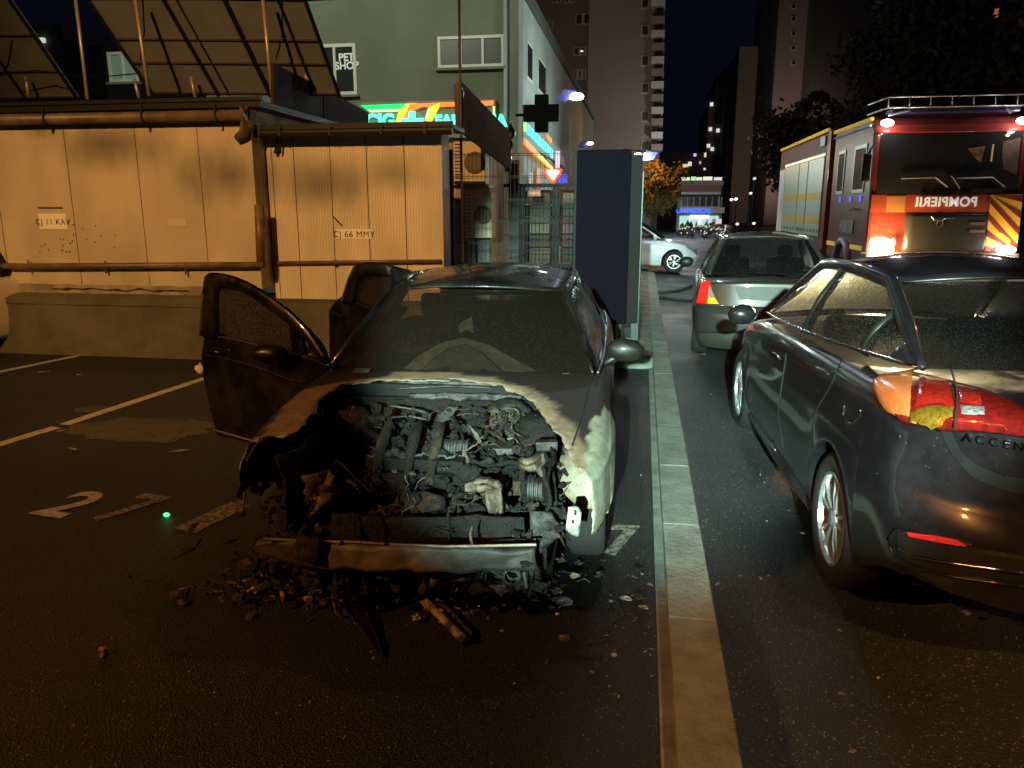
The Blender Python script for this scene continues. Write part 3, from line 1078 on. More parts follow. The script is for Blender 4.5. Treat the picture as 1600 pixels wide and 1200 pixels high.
# fire hose across the lane
hs = MB()
hs.tube([gnd(x, y_, -.02) for x, y_ in ((1004, 452), (1030, 457), (1058, 455), (1078, 448), (1098, 438), (1130, 430))], .035, 8)
hs.build('fire_hose', mat('hose canvas', (.03, .03, .035), .7), None, smooth_=True, tag=('upper dark fire hose curving across the lane to the silver car', 'hose', 'fire hoses on the lane'))
MB().tube([gnd(x, y_, -.02) for x, y_ in ((1004, 455), (1030, 464), (1055, 468), (1080, 470), (1120, 474))], .035, 8).build('fire_hose', mat('hose canvas', (.03, .03, .035), .7), None, smooth_=True, tag=('lower dark fire hose lying straighter across the lane', 'hose', 'fire hoses on the lane'))
MB().box((-1.2, 10.2, 0), (-.3, 10.9, .9)).build('red_box', mat('red brown box', (.16, .04, .035), .4, col2=(.1, .03, .03), scale=4), None, bevel=.05, tag=('low dark red box behind the burnt car by the posts', 'bin'))  # plain box for the dark red shape behind the car

# ------------------------------------------------------------------ two storey green building with the pharmacy
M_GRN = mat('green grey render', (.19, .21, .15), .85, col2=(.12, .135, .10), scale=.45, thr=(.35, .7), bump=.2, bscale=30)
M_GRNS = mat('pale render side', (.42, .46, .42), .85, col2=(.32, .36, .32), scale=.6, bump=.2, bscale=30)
M_UPVC = mat('white window frame', (.66, .66, .58), .5)
M_PANE = mat('dark pane', (.03, .035, .035), .15, coat=.5)
pb = thing('pharmacy_building', 'two storey green grey building with a glowing pharmacy sign and pet shop window', 'building', (-3.2, 20, 0))
MB().box((-11.6, 20, 0), (-3.2, 48, 6.95)).build('wall', M_GRN, pb)
MB().box((-11.8, 19.85, 6.952), (-3.05, 48, 7.2)).build('roof', mat('roof trim', (.10, .10, .09), .7), pb)
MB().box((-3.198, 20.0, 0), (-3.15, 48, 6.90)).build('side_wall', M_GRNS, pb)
for x, y_ in ((-3.5, 19.93), (-3.12, 20.0)):
    MB().tube([(x, y_, 0), (x, y_, 6.9)], .05, 8).build('downpipe', M_GRNS, pb, smooth_=True)


def window(T, x0, z0, x1, z1, Y, divs, fr=.06, pane=None, name='window'):
    f = MB()
    f.box((x0, Y - .05, z0), (x1, Y - .005, z0 + fr)).box((x0, Y - .05, z1 - fr), (x1, Y - .005, z1))
    xs = [x0] + [lerp(x0, x1, d) for d in divs] + [x1]
    for i, x in enumerate(xs):
        w_ = fr if i in (0, len(xs) - 1) else fr * .8
        f.box((x - (w_ if i == len(xs) - 1 else (0 if i == 0 else w_ / 2)), Y - .048, z0 + fr), (x + (w_ if i == 0 else (0 if i == len(xs) - 1 else w_ / 2)), Y - .005, z1 - fr))
    o = f.build(name, M_UPVC, T)
    MB().box((x0 + .01, Y - .02, z0 + .01), (x1 - .01, Y - .008, z1 - .01)).build('pane', pane or M_PANE, o)
    MB().box((x0 - .06, Y - .12, z0 - .06), (x1 + .06, Y - .002, z0 - .003)).build('sill', mat('stone sill', (.18, .18, .15), .8), o)
    return o


a, b = at(684, 58, 20), at(788, 104, 20)
window(pb, a.x, b.z, b.x, a.z, 20, (.35, .68), .07, mat('curtained pane', (.07, .075, .065), .4))
a, b = at(495, 70, 20), at(559, 148, 20)
wn = window(pb, a.x, b.z, b.x, a.z, 20, (.45,), .08)
c_ = at(542, 97, 19.9)
wh = mat('white vinyl letters', (.75, .78, .74), .5, emit=.12, ecol=(.8, .9, .85))
text('lettering', 'PET', .26, wh, wn, frame_m(at(541, 90, 19.96), (1, 0, 0), (0, 0, 1)), .002, .008)
text('lettering', 'SHOP', .25, wh, wn, frame_m(at(542, 103, 19.96), (1, 0, 0), (0, 0, 1)), .002, .008)
a, b = at(168, 82, 20), at(218, 128, 20)
lit = window(pb, a.x, b.z, b.x, a.z, 20, (.5,), .07, mat('pale blind pane', (.4, .5, .46), .5))
# side windows
for y0, y1 in ((21.1, 22.1), (23.3, 25.0)):
    wf = MB().box((-3.15, y0, 5.1), (-3.13, y1, 6.05)).build('window', M_UPVC, pb)
    MB().box((-3.13, y0 + .08, 5.18), (-3.12, y1 - .08, 5.97)).build('pane', M_PANE, wf)
# pharmacy sign: box with coloured lit bands
gs = thing('pharmacy_sign', 'glowing sign with green, yellow and orange bands and a mint cross above the cabin roof', 'sign', (-5, 19.8, 3.3))
YS = 19.8
e_g = emis('sign green', (.0, .85, .16), 1.6)
e_y = emis('sign yellow', (1, .75, .03), 1.7)
e_py = emis('sign pale', (.85, 1, .4), 1.3)
e_o = emis('sign orange', (1, .22, .03), 1.6)
e_c = emis('sign mint', (.10, 1, .62), 2.2)
e_cy = emis('sign cyan', (.05, .9, .75), 1.6)
MB().slab([at(560, 160, YS + .05), at(774, 155, YS + .05), at(774, 215, YS + .05), at(560, 215, YS + .05)], (0, .12, 0)).build('backboard', mat('sign backboard', (.2, .21, .18), .6), gs)


def band(pl, m, off=0.0, T=gs, nm='lit_band'):
    return MB().slab([at(x, y_, YS - off) for x, y_ in pl], (0, .03, 0)).build(nm, m, T)


band([(563, 164.5), (635, 162), (628, 170), (573, 171.5)], e_g)
band([(573, 171.5), (628, 170), (622, 174), (579, 175.5)], e_py)
band([(635, 162), (654, 161.5), (644, 170), (634, 196), (616, 198), (622, 176)], e_y, .035)
band([(640, 163), (654, 161.5), (686, 160.5), (680, 166.5), (660, 167), (645, 172), (634, 190), (628, 192), (636, 172)], e_o, .045)
band([(686, 160), (713, 159.5), (713, 166), (684, 167)], e_o, .02)
band([(673, 167), (686, 161), (686, 167), (673, 192), (664, 188)], e_y, .05)
band([(669, 168), (674, 167), (667, 189), (663, 188)], e_py, .055)
band([(749, 158), (771, 157), (771, 164), (755, 165)], e_o)
band([(770, 166), (773, 166), (773, 180), (770, 178)], e_py)
text('lettering', 'FARMACIA', .38, e_c, gs, frame_m(at(735, 189.5, YS - .03), (1, 0, -.01), (0, 0, 1)), .01, .02)
text('lettering', 'CIG', .46, e_c, gs, frame_m(at(594, 190, YS - .03), (1, 0, 0), (0, 0, 1)), .01, .02)
c_ = at(644, 190, YS - .07)
MB().box((c_.x - .30, YS - .09, c_.z - .08), (c_.x + .30, YS - .06, c_.z + .08)).box((c_.x - .09, YS - .095, c_.z - .3), (c_.x + .09, YS - .055, c_.z + .25)).build('green_cross', e_c, gs)
# sign running along the side wall
XS = -3.05
ss = thing('side_sign', 'lit sign strip with turquoise letters receding along the pale side wall', 'sign', (XS, 21, 3))
def sband(pl, m, nm='lit_band', dx=.03):
    MB().slab([atx(x, y_, XS) for x, y_ in pl], (dx, 0, 0)).build(nm, m, ss)
sband([(818, 166), (878, 236), (884, 262), (818, 222)], mat('side sign board', (.30, .32, .30), .6), 'backboard', -.03)
sband([(818, 217), (862, 262), (862, 268), (818, 226)], e_o, dx=.05)
sband([(838, 238), (864, 266), (866, 271), (838, 244)], emis('sign lime', (.4, 1, .1), 1.6), dx=.06)
sband([(818, 188), (821, 188), (821, 206), (818, 204)], emis('sign lime', (.4, 1, .1), 1.6))
x = 823
while x < 862:
    t_ = (x - 818) / 46
    y0 = lerp(188, 236, t_); y1 = lerp(204, 248, t_)
    w_ = lerp(4.4, 2.2, t_)
    sband([(x, y0), (x + w_, y0 + w_), (x + w_, y1 + w_), (x, y1)], e_cy, 'letter')
    x += w_ + lerp(2.0, .9, t_)
sband([(853, 210), (860, 218), (860, 223), (853, 214)], e_o, dx=.05)
# pharmacy cross, unlit, projecting from the wall
M_BLK = mat('black cross', (.004, .005, .005), .9, spec=.1)
pc = thing('pharmacy_cross', 'big black unlit plus shaped pharmacy cross projecting from the building corner', 'cross sign', (-2.8, 19.0, 4))
a, b = at(818, 164, 19), at(873, 189, 19)
a2, b2 = at(836, 148, 19), at(856, 206, 19)
MB().box((a.x, 18.95, b.z), (b.x, 19.15, a.z)).box((a2.x, 18.945, b2.z), (b2.x, 19.155, a2.z)).build('cross_body', M_BLK, pc)
MB().box((a.x - .2, 19.04, a.z - .25), (a.x, 19.08, a.z - .19)).build('wall_arm', M_BLK, pc)
# heart / arrow shaped red neon
hn = thing('neon_heart', 'glowing white and red heart shaped sign above the gate', 'sign', (-1.4, 17, 2.4))
hp = [(848, 264.5), (853, 262.5), (858, 263), (863, 266), (868, 263), (873, 262.5), (879, 265), (876, 273), (864, 288), (853, 276)]
MB().slab([at(x, y_, 17) for x, y_ in hp], (0, .05, 0)).build('halo_edge', emis('neon red', (1, .09, .02), 1.8), hn)
hc = Vector((864, 271, 0))
MB().slab([at(lerp(x, 864, .35), lerp(y_, 271, .35), 16.97) for x, y_ in hp], (0, .02, 0)).build('core', emis('neon white', (1, .85, .7), 3.5), hn)
bs = MB().slab([at(872, 272, 18), at(886, 272, 18), at(886, 288, 18), at(872, 288, 18)], (0, .05, 0)).build('blue_display', emis('led blue', (.12, .10, .9), .9), None, tag=('small blue violet led display right of the heart sign', 'display'))
MB().slab([at(868, 236, 18.5), at(874, 236, 18.5), at(874, 262, 18.5), at(868, 262, 18.5)], (0, .05, 0)).build('violet_tube', emis('violet tube', (.5, .4, 1), 2), None, tag=('short violet white light tube above the heart sign', 'light tube'))
# wall lamps with small solar wings
COOL = (.75, 1.0, .92)
lamp('solar_lamp_light', (-1.0, 22.5, 5.0), 130, COOL, .15)
def solar_lamp(px, py, Y, r, s_, pw, label, wx, wy):
    p = at(px, py, Y)
    t = thing('solar_street_lamp', label, 'street lamp', (p.x, p.y, p.z - .3))
    MB().lump(p, (r, r * .6, r * .5), 2, 0).build('lens', emis('lamp lens %g' % s_, (.8, 1, .95), s_), t, smooth_=True)
    MB().tube([p + Vector((.02, .05, .05)), at(px - 20, py + 8, Y + .3)], .03, 6).build('arm', mat('pale arm', (.5, .5, .55), .5), t)
    q = at(px - wx, py - wy, Y + .1)
    MB().slab([q + Vector((-.28, 0, -.16)), q + Vector((.14, 0, -.1)), q + Vector((.26, .1, .12)), q + Vector((-.1, .1, .16))], (0, .02, .02)).build('solar_wing', mat('solar wing', (.10, .10, .32), .3, emit=.03, ecol=(.4, .4, 1)), t)
    if pw:
        lamp('solar_lamp_light', p + Vector((0, -.15, -.12)), pw, COOL, .06)
    return t
solar_lamp(901, 151, 22, .2, 30, 0, 'bright cool white solar street lamp beside the pharmacy roof edge', 16, 2)
solar_lamp(922, 224, 34, .14, 10, 0, 'smaller distant solar street lamp over the top of the dark blue board', 10, -2)
solar_lamp(997, 242, 26, .13, 10, 200, 'solar street lamp showing above the right top corner of the dark blue board', -18, -2)
lamp('white_car_fill_light', (.6, 18.0, 7.0), 270, (.78, .84, 1.0), .2)  # unseen fill added to light the far white car
# more lit frontage low on the side wall
for k, (x0, x1, y0, y1, c) in enumerate(((826, 832, 268, 288, (.5, .55, .45)), (838, 845, 262, 288, (1, .45, .3)))):
    MB().slab([atx(x0, y0, XS), atx(x1, y0 + 2, XS), atx(x1, y1, XS), atx(x0, y1, XS)], (.02, 0, 0)).build('shop_window', emis('shop%d' % k, c, .5), pb)
# satellite of mounting gear at the wall edge
MB().lump(at(799, 205, 13), (.05, .05, .12), 2, .4).lump(at(797, 225, 13), (.05, .05, .1), 2, .4, 2).tube([at(798, 195, 13), at(797, 285, 13)], .03, 6).build('meter_pole', M_BLACKR, None, tag=('black knotted post at the right end of the brown sheet', 'post'))
a, b = at(764, 243, 12.4), at(800, 268, 12.4)
MB().box((a.x, 12.3, b.z), (b.x, 12.4, a.z)).build('dark_awning', M_BLACKR, None, bevel=.01, tag=('small black awning box under the end of the brown sheet', 'awning'))

# ------------------------------------------------------------------ towers and distance
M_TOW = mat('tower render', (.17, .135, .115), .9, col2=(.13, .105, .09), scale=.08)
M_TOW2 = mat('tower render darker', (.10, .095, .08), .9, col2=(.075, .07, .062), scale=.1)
M_BALC = mat('pale balcony', (.30, .28, .27), .8)
M_TWIN = mat('tower window', (.02, .02, .022), .3)
M_TFR = mat('tower window frame', (.20, .19, .18), .6)


def tw_win(T, px, py, w_, h_, Y, divs=2, pane=None):
    a, b = at(px - w_ / 2, py - h_ / 2, Y - .05), at(px + w_ / 2, py + h_ / 2, Y - .05)
    o = MB().box((a.x, Y - .08, b.z), (b.x, Y - .01, a.z)).build('window', M_TFR, T)
    f = MB()
    for i in range(divs):
        x0, x1 = lerp(a.x, b.x, i / divs), lerp(a.x, b.x, (i + 1) / divs)
        f.box((x0 + .12, Y - .12, b.z + .12), (x1 - .12, Y - .081, a.z - .12))
    f.build('pane', pane or M_TWIN, o)
    return o


YT = 62.0
tw = thing('apartment_tower', 'tall brownish apartment tower with a blank end wall and balconies, behind the pharmacy', 'tower', (-8, YT, 0))
xa, xb, xc, xd = at(800, 100, YT + 3).x, at(919, 100, YT).x, at(1003, 100, YT).x, at(1024, 100, YT).x
MB().box((xb, YT, 0), (xd, YT + 14, 45)).build('end_wall', M_TOW, tw)
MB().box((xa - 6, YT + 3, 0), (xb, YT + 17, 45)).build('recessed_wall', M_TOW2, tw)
for px, py, w_, h_, dv in ((854, 40, 20, 14, 3), (911, 30, 24, 18, 2), (870, 1, 16, 8, 2), (890, 1, 16, 8, 2), (855, 80, 18, 14, 2), (906, 80, 20, 14, 2), (906, 116, 20, 16, 3), (858, 120, 18, 14, 2), (898, 155, 18, 12, 2)):
    tw_win(tw, px, py, w_, h_, YT + 3, dv)
lw = emis('lit warm window', (1, .82, .45), 1.4)
tw_win(tw, 909, 80, 9, 6, YT + 2.9, 1, emis('lit window', (1, .9, .65), 1.6))
tw_win(tw, 899, 201, 5, 9, YT + 2.9, 1, lw)
for py in (5, 48, 95, 138, 182, 228):
    tw_win(tw, 1008, py, 13, 18, YT, 1)
for i, py in enumerate((2, 30, 52, 72, 93, 112, 132, 152, 172, 190, 211, 230)):
    o = MB()
    a, b = at(1018, py - 5, YT - 1), at(1039 - i * .35, py + 5, YT - 1)
    o.box((a.x, YT - 1.0, b.z), (b.x, YT + 1, a.z)).build('balcony', M_BALC if i % 2 == 0 else M_TOW, tw)
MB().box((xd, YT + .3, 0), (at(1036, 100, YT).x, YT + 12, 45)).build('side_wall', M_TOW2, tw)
# distant blocks to the right of the sky gap
M_BLK2 = mat('dim block render', (.14, .105, .10), .95, col2=(.10, .08, .08), scale=.05)
def block(label, pts, Y, D, m, nm='apartment_block', cat='apartment block'):
    t = thing(nm, label, cat, (at(pts[0][0], 300, Y).x, Y, 0))
    for k, (x0, x1, yt) in enumerate(pts):
        a, b = at(x0, yt, Y + k * .4), at(x1, yt, Y + k * .4)
        MB().box((a.x, Y + k * .4, 0), (b.x, Y + D, (a.z + b.z) / 2)).build('wall', m, t)
    return t
b1 = block('far dim apartment block stepping up beside the dark sky gap', [(1107, 1132, 165), (1120, 1156, 118), (1132, 1156, 105)], 130, 20, M_BLK2)
for i, (px, py) in enumerate(((1112, 163), (1110, 202), (1122, 204), (1107, 228), (1113, 233))):
    MB().box(*(lambda a: ((a.x - .25, 129.7, a.z - .25), (a.x + .25, 129.9, a.z + .3)))(at(px, py, 129.7))).build('lit_window', emis('tiny lit', (.9, .85, .8), .8), b1)
b2 = block('broad apartment block with a paler flank, centre right behind the fire truck', [(1156, 1225, 72)], 110, 20, mat('mid block render', (.15, .115, .10), .95, col2=(.12, .09, .085), scale=.05))
b3 = block('very tall dark apartment block behind the dark tree', [(1222, 1290, -60)], 95, 20, M_BLK2)
for py in (10, 30, 52, 75, 98):
    tw_win(b3, 1240, py, 8, 9, 95, 1)
tw_win(b3, 1307, 8, 11, 8, 94.5, 1, emis('lit window', (1, .9, .65), 1.6))
b4 = block('tall dark block at the upper right with a dim orange window', [(1285, 1440, -90), (1530, 1700, -90)], 90, 20, mat('dark block render', (.05, .045, .045), .95))
tw_win(b4, 1556, 20, 9, 18, 89.5, 1, emis('orange window', (1, .35, .08), .25))
b5 = block('low dark block with a few lit windows at the end of the street', [(1036, 1110, 238)], 120, 10, mat('black block', (.03, .025, .028), .95))
for i, (px, py, w_, h_, c) in enumerate(((1071, 259, 8, 5, (1, .75, .5)), (1078, 256, 5, 6, (1, .85, .7)), (1086, 242, 4, 4, (.7, .7, 1)), (1102, 242, 3, 6, (1, .8, .5)), (1101, 264, 3, 3, (.9, .9, 1)), (1094, 254, 3, 4, (.6, .4, .25)))):
    a = at(px, py, 119.5); kx = w_ / 1200 * 60; kz = h_ / 1200 * 60
    MB().box((a.x - kx, 119.5, a.z - kz), (a.x + kx, 119.7, a.z + kz)).build('lit_window', emis('bk%d' % i, c, .8), b5)
# left background behind the solar panels
b6 = block('dark curved roof building between the two solar panels', [(18, 96, 40), (90, 160, 72)], 40, 8, mat('dim green block', (.07, .075, .065), .95))
a = at(63, 63, 39.8)
MB().box((a.x - .25, 39.7, a.z - .12), (a.x + .25, 39.9, a.z + .12)).build('lit_window', emis('dim white window', (.9, 1, .8), .6), b6)

# medical centre building
mc = thing('medical_centre', 'low pale corner building with blue letters and bright glass front at the street end', 'building', (5, 66, 0))
YM = 66.0
def mbx(x0, y0, x1, y1, m, nm, dy=0, D=.3, T=mc):
    a, b = at(x0, y0, YM + dy), at(x1, y1, YM + dy)
    return MB().box((min(a.x, b.x), YM + dy, min(a.z, b.z)), (max(a.x, b.x), YM + dy + D, max(a.z, b.z))).build(nm, m, T)
mbx(1060, 282, 1126, 362, mat('pale plaster', (.26, .22, .20), .9), 'wall', .5, 9)
mbx(1056, 289, 1127, 300, mat('reddish parapet', (.24, .12, .10), .9), 'parapet', .1, 1)
mbx(1060, 300, 1126, 304, mat('pale cornice', (.45, .42, .38), .8), 'cornice', -.4, 1)
f = mbx(1064, 304, 1124, 324, mat('pale cornice', (.45, .42, .38), .8), 'window_band', .2, .3)
for i in range(6):
    mbx(1066 + i * 9.6, 307, 1073 + i * 9.6, 322, M_TWIN, 'pane', .1, .08, f)
mbx(1062, 324, 1132, 333, mat('pale cornice', (.45, .42, .38), .8), 'canopy', -.8, 1)
bl_t = text('lettering', 'ON MEDICAL', .46, emis('sign blue', (.03, .10, 1), 2.2), mc, frame_m(at(1084, 330, YM - 1.0), (1, 0, 0), (0, 0, 1)), .03, .012)
mbx(1062, 337, 1122, 358, emis('shop front glow', (.45, .75, .7), 1.0), 'shop_front', .3, .1)
mbx(1078, 336, 1108, 342, emis('shop lights', (.75, 1, .95), 1.7), 'ceiling_lights', .1, .1)
for i, (x, w_, c, s_) in enumerate(((1092, 3, (1, 1, 1), 2), (1113, 5, (1, .2, .15), .8), (1121, 6, (.9, .8, .8), 1.3), (1104, 3, (.5, .7, 1), 1), (1075, 4, (.8, 1, 1), 1.4))):
    mbx(x, 342, x + w_, 354, emis('goods%d' % i, c, s_ * .6), 'display_item', 0, .1)
for i, (x0, x1, c) in enumerate(((1047, 1060, (.9, .9, 1)), (1062, 1078, (1, .9, .6)), (1080, 1087, (.5, 1, .4)), (1088, 1097, (1, .9, .7)), (1099, 1113, (.9, 1, .7)), (1116, 1128, (.8, .8, .85)))):
    mbx(x0, 276 + (i % 2), x1, 282, emis('terrace%d' % i, c, .9), 'terrace_light', 1, .2)
lamp('shop_light', (2.5, 57, 5), 900, (.9, .95, 1), .3)  # added fill that lifts the medical centre's pale front
# parked motorcycles and people clutter in front, too small to tell apart
cl = MB()
crn = random.Random(9)
for i in range(70):
    p = at(crn.uniform(1062, 1140), crn.uniform(354, 368), crn.uniform(52, 58))
    cl.lump(p, (crn.uniform(.08, .3), .2, crn.uniform(.1, .4)), 1, .4, i)
cl.build('parked_motorcycles', mat('clutter', (.12, .10, .10), .4, .4, col2=(.4, .3, .25), scale=1.2), None, tag=('dark jumble of motorcycles parked before the bright medical shop front', 'motorcycles'))['kind'] = 'stuff'
cl = MB()
for i in range(34):
    p = at(crn.uniform(1060, 1136), crn.uniform(352, 366), 51.5)
    cl.lump(p, (.05, .05, .05), 1, 0)  # each glint put in as a small glowing lump
cl.build('lamp_glints', emis('small glints', (.9, .8, .75), .9), None, tag=('tiny glints of lamps among the motorcycles', 'lights'))['kind'] = 'stuff'
for k, (px, py, c, s_) in enumerate(((1143, 312, (.9, 1, 1), 2), (1150, 311, (.9, 1, 1), 2), (1179, 279, (.7, .75, .7), .8), (1173, 302, (.9, .9, .9), .8), (1152, 350, (1, .95, .8), 1), (1178, 349, (1, .85, .5), .9))):
    p = at(px, py, 60)
    t = thing('street_lamp', ['paired white street lamp left of the truck body, left head', 'paired white street lamp left of the truck body, right head', 'dim high street lamp over the trees left of the truck', 'dim lamp below the high one left of the truck', 'low warm lamp among the bare trunks, left one', 'low yellow lamp among the bare trunks, right one'][k], 'street lamp', (p.x, 60, 0))
    MB().lump(p, (.13, .08, .10), 1, 0).build('lens', emis('street lens%d' % k, c, s_ * 2), t)
    MB().tube([(p.x, 60.1, 0), (p.x, 60.1, p.z)], .06, 6).build('pole', M_WIRE, t)


# ------------------------------------------------------------------ trees
def leaf_mat(nm, a, b):
    return mat(nm, a, .8, col2=b, scale=.9, thr=(.35, .65))


def tree(name, label, x, y, z0, h, cr, ch, m, mt, nleaf, size, seed, trunk_r=.15, conical=False, base=.25, group=None):
    t = thing(name, label, 'tree', (x, y, z0), 0, group)
    rg = random.Random(seed)
    tr = MB()
    top = h * (.96 if conical else .75)
    tr.tube([(0, 0, 0), (.05, 0, h * .3), (-.05, .05, h * .55), (0, 0, top)], [trunk_r, trunk_r * .75, trunk_r * .5, .02], 8)
    limbs = []
    for i in range(16):
        z = lerp(h * base, top * .92, i / 16)
        a = rg.uniform(0, 6.28)
        k = (1 - (z - h * base) / (h * (1 - base))) if conical else math.sin(math.pi * min(.95, .2 + .8 * (z - h * base) / (h * (1 - base))))
        L_ = cr * (.35 + .65 * k) * rg.uniform(.6, 1)
        e = Vector((math.cos(a) * L_, math.sin(a) * L_, z + (L_ * .1 if conical else L_ * .6)))
        tr.tube([(0, 0, z), Vector((0, 0, z)).lerp(e, .5) + Vector((0, 0, .1)), e], [trunk_r * .35, trunk_r * .2, .012], 5)
        limbs.append((Vector((0, 0, z)), e))
    tr.build('trunk', mt, t, True)
    cl_ = MB()
    for i in range(nleaf):
        if rg.random() < .75:
            s0, e = rg.choice(limbs)
            c_ = s0.lerp(e, rg.uniform(.45, 1.08)) + Vector([rg.gauss(0, cr * .13) for _ in range(3)])
        else:
            z = rg.uniform(h * base, h)
            k = (1 - (z - h * base) / (h * (1 - base))) if conical else math.sin(math.pi * min(.98, .12 + .85 * (z - h * base) / (h * (1 - base))))
            a = rg.uniform(0, 6.28); rr_ = cr * k * rg.uniform(.5, 1.0)
            c_ = Vector((math.cos(a) * rr_, math.sin(a) * rr_, z))
        a = Vector([rg.uniform(-1, 1) for _ in range(3)]).normalized() * size * rg.uniform(.6, 1.3)
        b_ = a.cross(Vector([rg.uniform(-1, 1) for _ in range(3)])).normalized() * size * .5
        cl_.add([c_ - a, c_ + b_, c_ + a, c_ - b_], [(0, 1, 2, 3)])
    cl_.build('crown', m, t, True)
    return t


M_LEAF = leaf_mat('dark leaves', (.03, .026, .022), (.06, .05, .042))
M_LEAFO = leaf_mat('lamp orange leaves', (.10, .07, .02), (.26, .17, .05))  # street lamp's orange put into the leaf colour
M_BARK = mat('bark', (.07, .055, .045), .9)
tree('dark_conifer', 'tall dark conifer rising behind the fire truck box', 13.5, 46, 0, 19.5, 4.2, 14, M_LEAF, M_BARK, 9000, .26, 1, .3, True, .2)
tree('dark_tree', 'broad dark tree between the truck box and the street end', 9.8, 50, 0, 8.5, 3.4, 6, M_LEAF, M_BARK, 7000, .2, 2, .2)
tree('dark_tree', 'large dark tree above the fire truck cab', 19.0, 40, 0, 20, 6, 14, M_LEAF, M_BARK, 9000, .28, 3, .3, False, .3)
tree('dark_tree', 'dark tree at the top right corner catching orange light', 22.5, 34, 0, 19, 5.5, 14, M_LEAF, M_BARK, 8000, .28, 4, .3, False, .35)
p = at(1030, 268, 40)
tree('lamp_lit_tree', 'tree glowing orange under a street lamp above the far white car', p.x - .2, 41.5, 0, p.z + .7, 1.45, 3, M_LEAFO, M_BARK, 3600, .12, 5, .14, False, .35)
q = at(1013, 242, 40)
t = thing('sodium_street_lamp', 'orange street lamp shining into the glowing tree', 'street lamp', (q.x, 40, 0))
MB().lump(q, (.24, .12, .16), 2, 0).build('lens', emis('sodium lens', (1, .62, .12), 14), t, smooth_=True)
MB().tube([(q.x - 1.2, 40.1, 0), (q.x - 1.2, 40.1, q.z + .3), (q.x, 40.1, q.z + .15)], .05, 6).build('pole', M_WIRE, t)
lamp('sodium_lamp_light', (q.x + .3, 39.9, q.z - .2), 170, (1, .45, .06), .2)
lamp('sodium_lamp_light', (21, 27, 14), 700, (1, .36, .16), .2)
lamp('skyline_fill_light', (-4, 48, 4), 4600, (1, .74, .56), .4, (-7.5, 62, 14), 100, .8)  # unseen fill added to light the tower's end wall
lamp('skyline_fill_light', (13, 84, 5), 4600, (1, .72, .58), .4, (15, 118, 20), 110, .8)  # second added fill, for the distant blocks on the right

# ------------------------------------------------------------------ burnt car
B = thing('burnt_car', 'burnt-out dark saloon with its bonnet and nose gone and both left doors hanging open', 'car', (-.954, 2.789, 0), R(2.2))
BX, BY, BA = -.954, 2.789, R(-2.2)


def bw(u, v, z):
    return Vector((BX + u * math.cos(BA) + v * math.sin(BA), BY - u * math.sin(BA) + v * math.cos(BA), z))


def bl(px, py, v):
    """point seen at (px, py) on the car's cross plane v"""
    n = Vector((math.sin(BA), math.cos(BA), 0))
    d = ray(px, py)
    return CAMP + d * ((bw(0, v, 0) - CAMP).dot(n) / d.dot(n))


UR = [(.2, .72), (.35, .70), (.6, .60), (.9, .49), (1.08, .38), (1.2, .24), (1.3, .1)]
UL = [(.2, -.80), (.42, -.78), (.47, -.60), (.6, -.59), (.9, -.63), (1.1, -.62), (1.2, -.46), (1.3, -.2)]


def bay_edge(p, amp=.035):
    """signed distance-like value, negative inside the burnt-out bay"""
    n = noise.noise(Vector((p.x * 7, p.y * 7, p.z * 7))) * amp + noise.noise(Vector((p.x * 26, p.y * 26, 3))) * amp * .5
    a = p.x - table(p.y, UR)
    b = table(p.y, UL) - p.x
    c_ = p.y - 1.22
    return max(a, b, c_) + n


def burnt_del(p):
    if p.y < 1.35 and p.z > .5 and bay_edge(p) < 0:
        return True
    if p.y < .62 and p.z < .37 + .03 * noise.noise(p * 20) + (.08 if p.x < 0 else 0):
        return True
    if p.x < -.5 and 1.5 < p.y < 3.5 and p.z > .3 and p.x < -.8:
        return True
    return False


bc = dict(v0=.27, v1=4.5, wheels=[.95, 3.62], ra=.35, zw=.27, zb=.17, crown=.01, nv=190, nt=44, ns=34,
          W=[(.27, .80), (.45, .85), (.8, .878), (1.4, .872), (3.4, .875), (4.2, .83), (4.5, .75)],
          zt=[(.27, .72), (.6, .775), (1.0, .82), (1.35, .845), (1.6, .85), (3.2, .93), (4.2, .95), (4.5, .8)],
          zs=[(.27, .66), (.8, .735), (1.4, .79), (3, .86), (4.2, .85), (4.5, .7)],
          crease=.01, zcr=.66, fade=.7, delete=burnt_del, off0=None,
          off1=lambda u, z: .3 * abs(u) ** 4 + table(z, [(.2, .1), (.4, 0), (.7, .03), (.95, .15)]))


